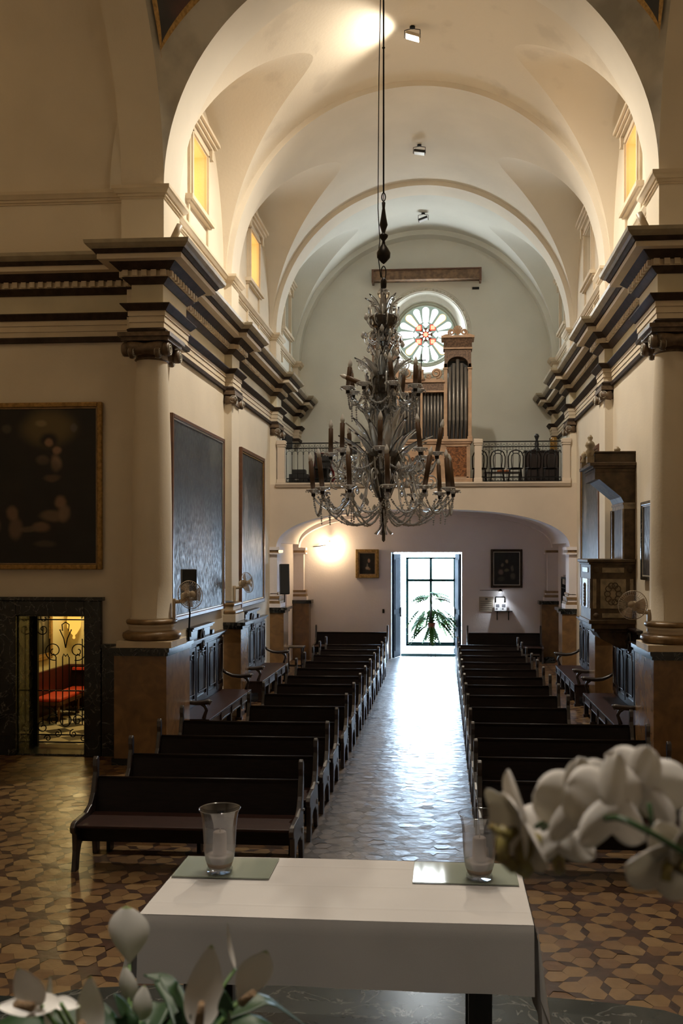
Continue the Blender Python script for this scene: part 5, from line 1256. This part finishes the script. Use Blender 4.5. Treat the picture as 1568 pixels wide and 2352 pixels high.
# scrolls
def scroll(a, r0, z0, s_, r_=.006):
    ca, sa = cos(a), sin(a)
    mb = MB(); pts = spiral(r0, z5(z0), s_, s_*.25, -pi/2, 2.6*pi, 30); mb.tube([(x*ca, x*sa, z) for x, z in pts], r_, 6); return mb
for k in range(10): scroll(2*pi*k/10+.1,.13,5.48,.085).build('curl', cg, ch)
for k in range(8): scroll(2*pi*k/8+.3,.12,5.68,.07).build('curl', silv, ch)
for k in range(12): scroll(2*pi*k/12+.1,.42,4.12,.1,.008).build('curl', cg, ch)
for k in range(10): scroll(2*pi*k/10,.5,3.95,.08,.007).build('curl', silv, ch)
for k in range(12): scroll(2*pi*k/12+.25,.3,4.0,.09,.007).build('curl', silv, ch)
for k in range(10): scroll(2*pi*k/10,.22,5.2,.06,.006).build('curl', cg, ch)
# flowers on stems at the top
for k in range(7):
    a = 2*pi*k/7+.4; r_ = .12+.07*(k % 3)/2; z = 5.82+.12*((k*3) % 4)/3
    mb = MB().tube([(.02*cos(a),.02*sin(a),z5(5.72)),(.08*cos(a),.08*sin(a),z5(z-.03)),(r_*cos(a),r_*sin(a),z5(z))], .004, 5)
    for j in range(5):
        b = 2*pi*j/5; mb.lathe([(0,-.012),(.018,0),(0,.012)], (r_*cos(a)+.022*cos(b)*-sin(a), r_*sin(a)+.022*cos(b)*cos(a), z5(z)+.022*sin(b)), 8)
    mb.build('glass_flower', silv, ch)
# arms with candles
def chain(mb, p, q, sag, r_=.0105, st=.024):
    p, q = V(p), V(q); n = max(6, int(((q-p).length+sag*1.6)/st))
    for i in range(n+1):
        f = i/n; c = p.lerp(q, f)+V((0,0,-4*sag*f*(1-f))); r = r_*(1+.35*((i % 4) == 0))
        mb.add([c+V((r,0,0)),c+V((0,r,0)),c+V((-r,0,0)),c+V((0,-r,0)),c+V((0,0,r*1.2)),c+V((0,0,-r*1.2))],
               [(0,1,4),(1,2,4),(2,3,4),(3,0,4),(1,0,5),(2,1,5),(3,2,5),(0,3,5)])
tiers = [(12,.75,3.84,4.0,.2,.36,.12),(8,.57,4.24,4.22,.15,.31,.0),(8,.39,4.93,4.98,.1,.24,.3)]
for n, rad, zt, zs, r0, hc, off in tiers:
    zt_, zs_ = z5(zt), z5(zs)
    dip = .2 if rad > .5 else .14
    arm_m = MB()
    pts = [(r0,0,zs_),(r0+(rad-r0)*.2,0,zs_+.05),(r0+(rad-r0)*.4,0,min(zs_,zt_)-dip*.5),(r0+(rad-r0)*.62,0,zt_-dip),(r0+(rad-r0)*.84,0,zt_-dip*.75),(rad-.01,0,zt_-dip*.35),(rad,0,zt_)]
    # smooth
    sm = []
    for i in range(len(pts)-1):
        p0 = V(pts[max(i-1,0)]); p1 = V(pts[i]); p2 = V(pts[i+1]); p3 = V(pts[min(i+2,len(pts)-1)])
        for j in range(5):
            u = j/5; sm.append(.5*((2*p1)+(p2-p0)*u+(2*p0-5*p1+4*p2-p3)*u*u+(3*p1-p0-3*p2+p3)*u**3))
    sm.append(V(pts[-1]))
    proto = arm_m.tube(sm, lambda q: .011+.003*sin(q*90), 8).build('arm', cg, ch)
    mbb = MB().lathe([(.012,-.03),(.03,-.01),(.075,.012),(.08,.02),(.07,.024),(.02,.01)], n=14)
    for k in range(8): a = 2*pi*k/8; mbb.lathe([(0,-.012),(.009,0),(0,.01)], (.078*cos(a),.078*sin(a),0), 6)
    bob = mbb.build('drip_pan', silv, proto, loc=(rad,0,zt_)); cup = MB().lathe([(.0,-.05),(.02,-.05),(.024,0),(.02,.03)], n=12).build('socket_cup', darkmetal, proto, loc=(rad,0,zt_))
    sl = MB().lathe([(.0,.02),(.025,.02),(.025,.02+hc*.85),(.014,.025+hc*.85),(0,.025+hc*.85)], n=14).build('candle_sleeve', sleeve, proto, loc=(rad,0,zt_))
    bu = MB().lathe([(.016,hc*.85+.02),(.023,hc*.85+.05),(.021,hc*.85+.07),(.006,hc*.85+.11),(0,hc*.85+.118)], n=12).build('candle_bulb', bulbm, proto, loc=(rad,0,zt_))
    arms = [proto]
    for k in range(1, n):
        c = proto.copy(); C.objects.link(c); c.parent = ch
        for x in list(proto.children): y = x.copy(); C.objects.link(y); y.parent = c
        arms.append(c)
    rr = random.Random(n+int(rad*10))
    for k, a_ in enumerate(arms):
        a_.rotation_euler = (0,0,2*pi*k/n+off)
        tl = (rr.gauss(0,.09), rr.gauss(0.04,.09), 0)
        if rad < .45 and k == 5: tl = (1.15, .1, 0)
        for x in a_.children:
            if x.name.startswith('candle'): x.rotation_euler = tl
    for k in range(n):
        a, b = 2*pi*k/n+off, 2*pi*(k+1)/n+off
        mb = MB(); chain(mb, (rad*cos(a),rad*sin(a),zt_-.05), (rad*cos(b),rad*sin(b),zt_-.05), .2 if rad > .7 else .14); mb.build('bead_chain', beadm, ch)
        mb = MB(); q = .06; chain(mb, (rad*.93*cos(a),rad*.93*sin(a),zt_-.06), (q*cos(a),q*sin(a),zt_-(.2 if rad > .7 else .12)), .22 if rad > .7 else .12); mb.build('bead_chain', beadm, ch)
        if rad > .7 or rad < .45:
            mb = MB(); x, y = rad*.9*cos(a), rad*.9*sin(a); chain(mb, (x,y,zt_-.08), (x*.98,y*.98,zt_-.34), .0, .011); mb.build('bead_pendant', beadm, ch)
            mb = MB(); r2 = rad*.55; chain(mb, (r2*cos(a),r2*sin(a),zt_-.1), (r2*cos(b),r2*sin(b),zt_-.1), .15, .008); mb.build('bead_chain', beadm, ch)
rr = random.Random(11)
for k in range(96):
    a = rr.uniform(0,2*pi); z = rr.choice([3.75,3.85,3.95,4.1,4.75,4.85,5.15,5.35,5.5,5.6]); r_ = rr.uniform(.1,.26 if z > 4.5 else .6); z += rr.uniform(-.08,.08)
    MB().lathe([(0,-.045),(.02,-.026),(.025,-.005),(.01,.025),(0,.04)], n=8).build('glass_drop', [silv,cg][k % 2], ch, loc=(r_*cos(a),r_*sin(a),z5(z)))
for zc_, r0_, r1_, nr_ in ((4.0,.1,.2,16),(4.9,.08,.18,14),(5.62,.07,.15,12)):
    for k in range(nr_):
        a = 2*pi*k/nr_; MB().tube([(r0_*.7*cos(a),r0_*.7*sin(a),z5(zc_-.22)),(r0_*1.25*cos(a),r0_*1.25*sin(a),z5(zc_-.08)),(r1_*cos(a),r1_*sin(a),z5(zc_+.08)),(r1_*1.08*cos(a),r1_*1.08*sin(a),z5(zc_+.2))], .008, 6).build('bowl_rib', silv if k % 2 else cg, ch)
MB().lathe([(0,z5(6.0)),(.03,z5(6.02)),(.035,z5(6.1)),(.02,z5(6.13))], n=14).tube([(.025*cos(a),0,z5(6.19)+.07*sin(a)) for a in [2*pi*i/16 for i in range(16)]], .006, 6, closed=True).build('top_cap', darkmetal, ch)
# suspension
t = thing('chandelier_suspension', 'dark turned pulley weights, rope and cable holding the chandelier from above', 'rope', (CX, CY, 6.28))
MB().lathe([(0,0),(.025,.02),(.07,.07),(.075,.12),(.05,.17),(.02,.21),(.015,.25),(.045,.29),(.05,.31),(.015,.33),(.03,.38),(.045,.42),(.03,.5),(.015,.6),(.02,.66),(0,.68)], n=18).build('turned_weight', darkmetal, t)
MB().tube([(0,0,.66),(.0,0,.8)], .004, 6).tube([(.02*cos(a),0,.72+.045*sin(a)) for a in [2*pi*i/16 for i in range(16)]], .006, 6, closed=True).build('hook', darkmetal, t)
mb = MB().tube([(0,0,.76),(0,0,5.9)], .009, 8); mb.build('rope', iron, t)
mb = MB().tube([(-.03,0,-.14),(-.06,0,.1),(-.04,0,.25),(-.06,0,.6),(-.05,0,2.0),(-.02,0,3.5),(-.02,0,5.9)], .005, 6); mb.build('cable', iron, t)
MB().lathe([(0,-.03),(.018,0),(0,.03)], (0,0,2.32), 8).build('knot', iron, t)
# ------------------------------------------------------------------ altar table with cloth
t = thing('altar_table', 'dark wooden altar table under the white cloth', 'table', (0, 5.03, .45))
MB().box(-.97,.97,-.42,.42,.84,.885).build('table_top', wood, t, bevel=.005)
for sx in (-1, 1):
    for y in (-.3,.3): MB().box(sx*.68,sx*.8,y-.05,y+.05,0,.84).build('leg', stallw, t, bevel=.008)
MB().box(-.9,.9,-.33,-.29,.72,.84).box(-.9,.9,.29,.33,.72,.84).build('apron', stallw, t)
cloth = mat('white_linen', (.6,.575,.55), .85, var=.04, vs=2, bump=.1, bs=300)
mb = MB()
zt = 1.345; hx, hy = 1.0, .45
nx, ny = 70, 30
def top(u, v):
    x = -hx+2*hx*u; y = -hy+2*hy*v; z = zt
    z += .0028*max(0, 1-abs(((y+.14) % .3)-.15)/.012) + .0012*sin(x*3+y*5)+.002*max(0,1-abs(x-.62)/.012)*0
    return (x, 5.03+y, z)
mb.grid(top, nx, 90)
def wav(s_): return .006*sin(s_*5)+.004*sin(s_*13+1)
def side(p0, p1, nrm, hang, flare0, flare1):
    def f(u, v):
        x = p0[0]+(p1[0]-p0[0])*u; y = p0[1]+(p1[1]-p0[1])*u; q = v
        fl = (flare0*(1-u)**3+flare1*u**3)
        o_ = .004+ (wav(u*2+p0[0])+fl)*q+.012*min(1,q*8)
        return (x+nrm[0]*o_, 5.03+y+nrm[1]*o_, zt-.004*min(1,q*6)-hang(u)*q)
    return f
mb.grid(side((-hx,-hy),(hx,-hy),(0,-1),lambda u: .33-.0*u,.02,.03), 70, 14)
mb.grid(side((hx,-hy),(hx,hy),(1,0),lambda u: .56-.06*u,.035,.02), 30, 14)
mb.grid(side((hx,hy),(-hx,hy),(0,1),lambda u: .33,.02,.02), 60, 8)
mb.grid(side((-hx,hy),(-hx,-hy),(-1,0),lambda u: .36,.02,.04), 30, 14)
# corner folds
for cx, cy, h_, d_ in ((hx,-hy,.62,.06),(-hx,-hy,.4,.045)):
    s_ = 1 if cx > 0 else -1
    mb.grid(lambda u, v: (cx+s_*(.016+ (.03+.06*sin(pi*u))*v*(.4+.6*u)), 5.03+cy-(.016+ (.03+.05*sin(pi*u))*v*(1-.6*u)), zt-.004-(h_ if s_ > 0 else h_)*v*(.55+.45*u)), 10, 12)
o = mb.build('altar_cloth', cloth); tag(o, 'white linen cloth covering the altar table, hanging over its edges', 'tablecloth')
mglass, nt_, b_, N, L = newmat('greenish_mat_glass'); b_.inputs['Base Color'].default_value=(.33,.37,.3,1); b_.inputs['Roughness'].default_value=.06; b_.inputs['Specular IOR Level'].default_value=.8; b_.inputs['Alpha'].default_value=.72
for k, (x, lab, xl, xr) in enumerate(((-.72,'left',-.27,.29),(.68,'right',-.3,.29))):
    o = MB().box(xl,xr,-.17,.17,0,.007).build('glass_plate', mglass, loc=(x, 5.27, 1.351), bevel=.002); tag(o, 'flat square of clear glass under the %s candle on the altar cloth' % lab, 'glass plate')
jar = clear('hurricane_glass', (.86,.9,.94), .06, .3); frost = clear('frosted_soot_glass', (.8,.82,.86), .25, .4, (.55,.56,.6), .25)
wax = mat('brown_candle_wax', (.27,.2,.15), .6, var=.2, vs=9)
for k, (x, y, lab) in enumerate(((-.735,5.2,'left'),(.755,5.2,'right'))):
    t = thing('hurricane_glass', 'flared clear glass candle holder at the %s end of the altar' % lab, 'candle holder', (x, y, 1.3585))
    mb = MB().lathe([(0,.0),(.072,.0),(.075,.012),(.068,.03),(.07,.04)], n=40); mb.build('foot', jar, t)
    mb = MB().lathe([(.07,.04),(.082,.07),(.09,.14),(.094,.22),(.097,.27)], n=48, cap=False); mb.build('body', frost, t)
    mb = MB().lathe([(.097,.27),(.1,.3),(.107,.335),(.118,.36)], n=48, cap=False); mb.build('flared_neck', jar, t)
    MB().tube(circ(.118,48,(0,0,.36)), .003, 6, closed=True).build('rim', jar, t)
    o = MB().lathe([(0,0),(.064,0),(.076,.03),(.082,.07),(.07,.075),(.04,.078),(.038,.2-.0*k),(.03,.207),(.006,.2),(0,.2)], n=30).tube([(0,0,.2),(.003,0,.222)], .002, 5).build('candle', wax, loc=(x, y, 1.3985-.03+.012)); tag(o, 'stub of brown wax candle inside the %s glass holder' % lab, 'candle')
# ------------------------------------------------------------------ ledge the flowers stand on (just below the frame)
struct(MB().box(-1.6,1.6,.45,1.58,.45,2.28).box(-1.65,1.65,.4,1.61,2.28,2.3).build('trim_23', greym))
# ------------------------------------------------------------------ peace lily
spm, nt_, b_, N, L = newmat('white_spathe'); b_.inputs['Base Color'].default_value=(.72,.68,.62,1); b_.inputs['Roughness'].default_value=.5; b_.inputs['Subsurface Weight'].default_value=.0
grn = mat('dark_lily_leaf', (.012,.04,.01), .45); stm = mat('lily_stem', (.12,.2,.06), .5); spx = mat('brown_spadix', (.3,.19,.1), .8, bump=.5, bs=300)
tip = mat('pale_green_tip', (.4,.45,.2), .5)
def unproj(px, py, d):
    # point at photo position (px,py) at camera depth d, in the church's coordinates
    xc = (px-867)/2100*d; zc = (1267-py)/2100*d; y = math.atan(150/2100); c, s_ = cos(y), sin(y)
    return V((.55+xc*c-d*s_, xc*s_+d*c, 3.2+zc))
t = thing('peace_lily', 'peace lily with white hooded flowers and dark leaves in the lower left foreground', 'plant', (.1, 1.28, 2.3))
T0 = V((.1, 1.28, 2.3))
MB().lathe([(0,0),(.1,0),(.13,.15),(.135,.16),(.12,.16),(.11,.14),(0,.14)], n=28).build('pot', blackp, t)
def spathe(base, tipp, wd, face, cup=.3, name='spathe', ex=.8):
    base, tipp = V(base)-T0, V(tipp)-T0; ax = tipp-base; Ln = ax.length; ax.normalize()
    f = V(face); f = (f-ax*f.dot(ax)).normalized(); sd = ax.cross(f)
    def g(u, v):
        w_ = wd*(sin(pi*v**ex)**.8 if 0 < v < 1 else 0)
        q = (u-.5)*2
        return base+ax*(Ln*v)+sd*(w_*q)+f*(cup*w_*(q*q)-.12*Ln*sin(pi*v)*.5)
    mb = MB(); mb.grid(g, 10, 18, mf=lambda u, v: 1 if v > .93 else 0)
    o = mb.build(name, [spm, tip], t); return o, base, ax, f, Ln
fl = [ # base(px,py), tip(px,py), half width px, depth, face, spadix
 ((297,2215),(290,2080),44,1.45,(.1,1,.1),0), ((300,2300),(286,2218),20,1.42,(.1,1,0),0), ((322,2345),(332,2262),22,1.38,(.2,1,0),0),
 ((455,2368),(486,2168),38,1.2,(.15,-1,0),1), ((545,2305),(612,2182),36,1.25,(.5,-1,.1),1), ((540,2225),(522,2118),9,1.35,(1,-.2,0),0),
 ((208,2390),(207,2240),30,1.2,(0,-1,.2),1), ((112,2375),(116,2238),14,1.2,(1,-.3,0),0), ((95,2310),(40,2222),40,1.15,(-.5,-1,.3),1), ((140,2305),(-10,2312),26,1.15,(-.2,-.6,1),0), ((120,2300),(185,2312),16,1.2,(0,-.5,1),0)]
for b, tp, wpx, d, face, spdx in fl:
    o, base, ax, f, Ln = spathe(unproj(*b,d), unproj(*tp,d), wpx*1.15*d/2100, face, ex=(1.3 if wpx == 44 or spdx and b[0] == 545 else .75))
    if spdx: MB().tube([base+ax*Ln*.12+f*.012, base+ax*Ln*.45+f*.03], lambda q: .0065*(1-.3*q), 8).build('spadix', spx, o)
    MB().tube([V((base.x*.2,base.y*.2,.1)), V((base.x*.45,base.y*.45,base.z*.5+.02)), V((base.x*.8,base.y*.8,base.z*.85)), base], .0028, 6).build('flower_stalk', stm, t)
def blade(pts, wd, mb):
    pts = [V(p) for p in pts]
    def P(v):
        i = min(len(pts)-2, int(v*(len(pts)-1))); q = v*(len(pts)-1)-i; return pts[i].lerp(pts[i+1], q)
    def g(u, v):
        p = P(v); tg = (P(min(1,v+.05))-P(max(0,v-.05))).normalized(); sd = tg.cross(V((0,0,1))); 
        if sd.length < .2: sd = V((1,0,0))
        sd.normalize(); w_ = wd*sin(pi*(.05+.93*v)); q = (u-.5)*2
        return p+sd*w_*q+V((0,0,.15*abs(q)*w_))
    mb.grid(g, 6, 14); return mb
rr = random.Random(9)
for k in range(48):
    a = rr.uniform(-.3, 2*pi-.3); L1 = rr.uniform(.1,.26); h = rr.uniform(.13,.2); x, y = L1*cos(a)*1.35, L1*sin(a)*.8
    mb = blade([(0,0,.13),(x*.4,y*.4,h),(x*.75,y*.75,h+.015),(x,y,h-.01-rr.uniform(0,.06))], rr.uniform(.022,.036), MB()); mb.build('leaf', grn, t, solid=.0012)
def LB(*p): return [unproj(*q)-T0 for q in p]
for pts, wd in ((LB((420,2400,1.2),(405,2300,1.25),(372,2248,1.3),(330,2240,1.3)),.016),(LB((425,2420,1.2),(418,2320,1.2),(395,2268,1.2),(365,2240,1.22)),.014),(LB((300,2420,1.3),(290,2330,1.3),(262,2282,1.3)),.018),(LB((545,2420,1.2),(520,2330,1.2),(515,2275,1.2)),.012)):
    blade(pts, wd, MB()).build('leaf', grn, t, solid=.0012)
# ------------------------------------------------------------------ orchid
pet, nt_, b_, N, L = newmat('white_orchid_petal'); b_.inputs['Roughness'].default_value=.55
tc = N.new('ShaderNodeTexCoord'); nz = N.new('ShaderNodeTexNoise'); nz.inputs['Scale'].default_value=25; L.new(tc.outputs['Object'], nz.inputs['Vector']); rp = N.new('ShaderNodeValToRGB'); L.new(nz.outputs[0], rp.inputs[0])
rp.color_ramp.elements[0].color=(.62,.56,.5,1); rp.color_ramp.elements[1].color=(.78,.74,.68,1); L.new(rp.outputs[0], b_.inputs['Base Color'])
tr = N.new('ShaderNodeBsdfTranslucent'); tr.inputs[0].default_value=(.7,.66,.55,1); mx = N.new('ShaderNodeMixShader'); mx.inputs[0].default_value=.35; L.new(b_.outputs[0], mx.inputs[1]); L.new(tr.outputs[0], mx.inputs[2]); L.new(mx.outputs[0], N['Material Output'].inputs[0])
lipm = mat('yellow_green_lip', (.26,.22,.06), .5, col2=(.13,.08,.03), vs=60); ostem = mat('orchid_stem', (.025,.06,.015), .4)
O0 = V((1.05, .98, 2.3))
t = thing('white_orchid', 'white orchid spray arching in from the right foreground', 'plant', O0)
MB().lathe([(0,0),(.06,0),(.08,.13),(.083,.14),(.07,.14),(.065,.12),(0,.12)], n=28).build('pot', mat('white_pot', (.6,.58,.55), .4), t)
sp = [V((0,0,.12)), V((.0,.0,.4)), V((-.02,-.03,.6))]+[unproj(*q)-O0 for q in ((1640,2010,.78),(1568,1957,.77),(1510,1922,.76),(1440,1885,.76),(1415,1878,.77),(1330,1885,.85),(1260,1882,.86),(1230,1900,.87))]
MB().tube(sp, .0026, 8).build('flower_spike', ostem, t)
for q in ((1490,1845,.82,1500,1915,.82),(1285,1882,.84,1245,1905,.86)):
    MB().tube([unproj(*q[:3])-O0, unproj(*q[3:])-O0], .0022, 6).build('pedicel', ostem, t)
def petalmesh(c, d, f, L_, wd, cup=.25, back=.0, rnd=.6):
    d = V(d).normalized(); f = V(f); f = (f-d*f.dot(d)).normalized(); sd = d.cross(f)
    def g(u, v):
        w_ = wd*(max(.02, (1-abs(2*min(1,.02+v)**.75-1)**2.6)**.5) if v < .999 else .02); q = (u-.5)*2
        return V(c)+d*(L_*v)+sd*(w_*q)+f*(cup*w_*q*q+back*v*v*L_+.02*L_*sin(6*q+3*v))
    return MB().grid(g, 10, 12)
def orchid_flower(px, py, d, face, up, size, lip=True, angs=None):
    c = unproj(px, py, d)-O0; f = V(face).normalized(); u_ = V(up); u_ = (u_-f*u_.dot(f)).normalized(); s_ = f.cross(u_)
    fw = None
    for kind, ang, L_, wd in (('sepal',0,1.0,.36),('sepal',125,.98,.34),('sepal',-125,.98,.34),('petal',68,1.05,.56),('petal',-68,1.05,.56)):
        a = R(ang); dr = u_*cos(a)+s_*sin(a)+f*(.12 if kind == 'petal' else .02)
        o = petalmesh(c-f*(.002 if kind == 'sepal' else -.002), dr, f, L_*size, wd*size, .3, .12 if kind == 'petal' else .05).build(kind, pet, t, solid=.0006)
    if lip:
        mb = MB(); b = c+f*.012; mb.tube([b, b+f*.012-u_*.006, b+f*.016-u_*.02, b+f*.008-u_*.034], lambda q: .005+.002*sin(q*3), 10); mb.tube([b-s_*.004, b-s_*.016+f*.01, b-s_*.014+f*.016+u_*.008], .005, 8); mb.tube([b+s_*.004, b+s_*.016+f*.01, b+s_*.014+f*.016+u_*.008], .0035, 8)
        mb.build('lip', lipm, t)
cam_dir = V((0,-1,0))
orchid_flower(1415,1860,.80,(-.55,.75,-.05),(.15,0,1),.050,lip=False)
orchid_flower(1340,1848,.84,(-.4,.8,.1),(-.2,0,1),.046)
orchid_flower(1468,1815,.86,(.5,.75,.1),(.3,.1,1),.045)
orchid_flower(1205,1900,.86,(-.9,-.25,-.2),(.0,.2,1),.055)
orchid_flower(1275,1915,.88,(.1,.9,-.35),(-.1,.3,1),.043)
orchid_flower(1535,1960,.80,(.2,-.7,-.4),(-.5,0,-1),.047)
orchid_flower(1590,1900,.80,(.6,-.6,0),(.2,0,1),.045)
MB().tube([unproj(1225,1915,.86)-O0, unproj(1212,1960,.86)-O0, unproj(1198,2010,.86)-O0], lambda q: .006+.008*sin(pi*(.1+.85*q)), 10).build('closed_bud', lipm, t)
for k, (a, L1) in enumerate(((.3,.24),(2.4,.2),(1.2,.22),(4.0,.2))):
    blade([(0,0,.12),(L1*.5*cos(a),L1*.5*sin(a),.2),(L1*cos(a),L1*sin(a),.1)], .035, MB()).build('leaf', grn, t, solid=.002)
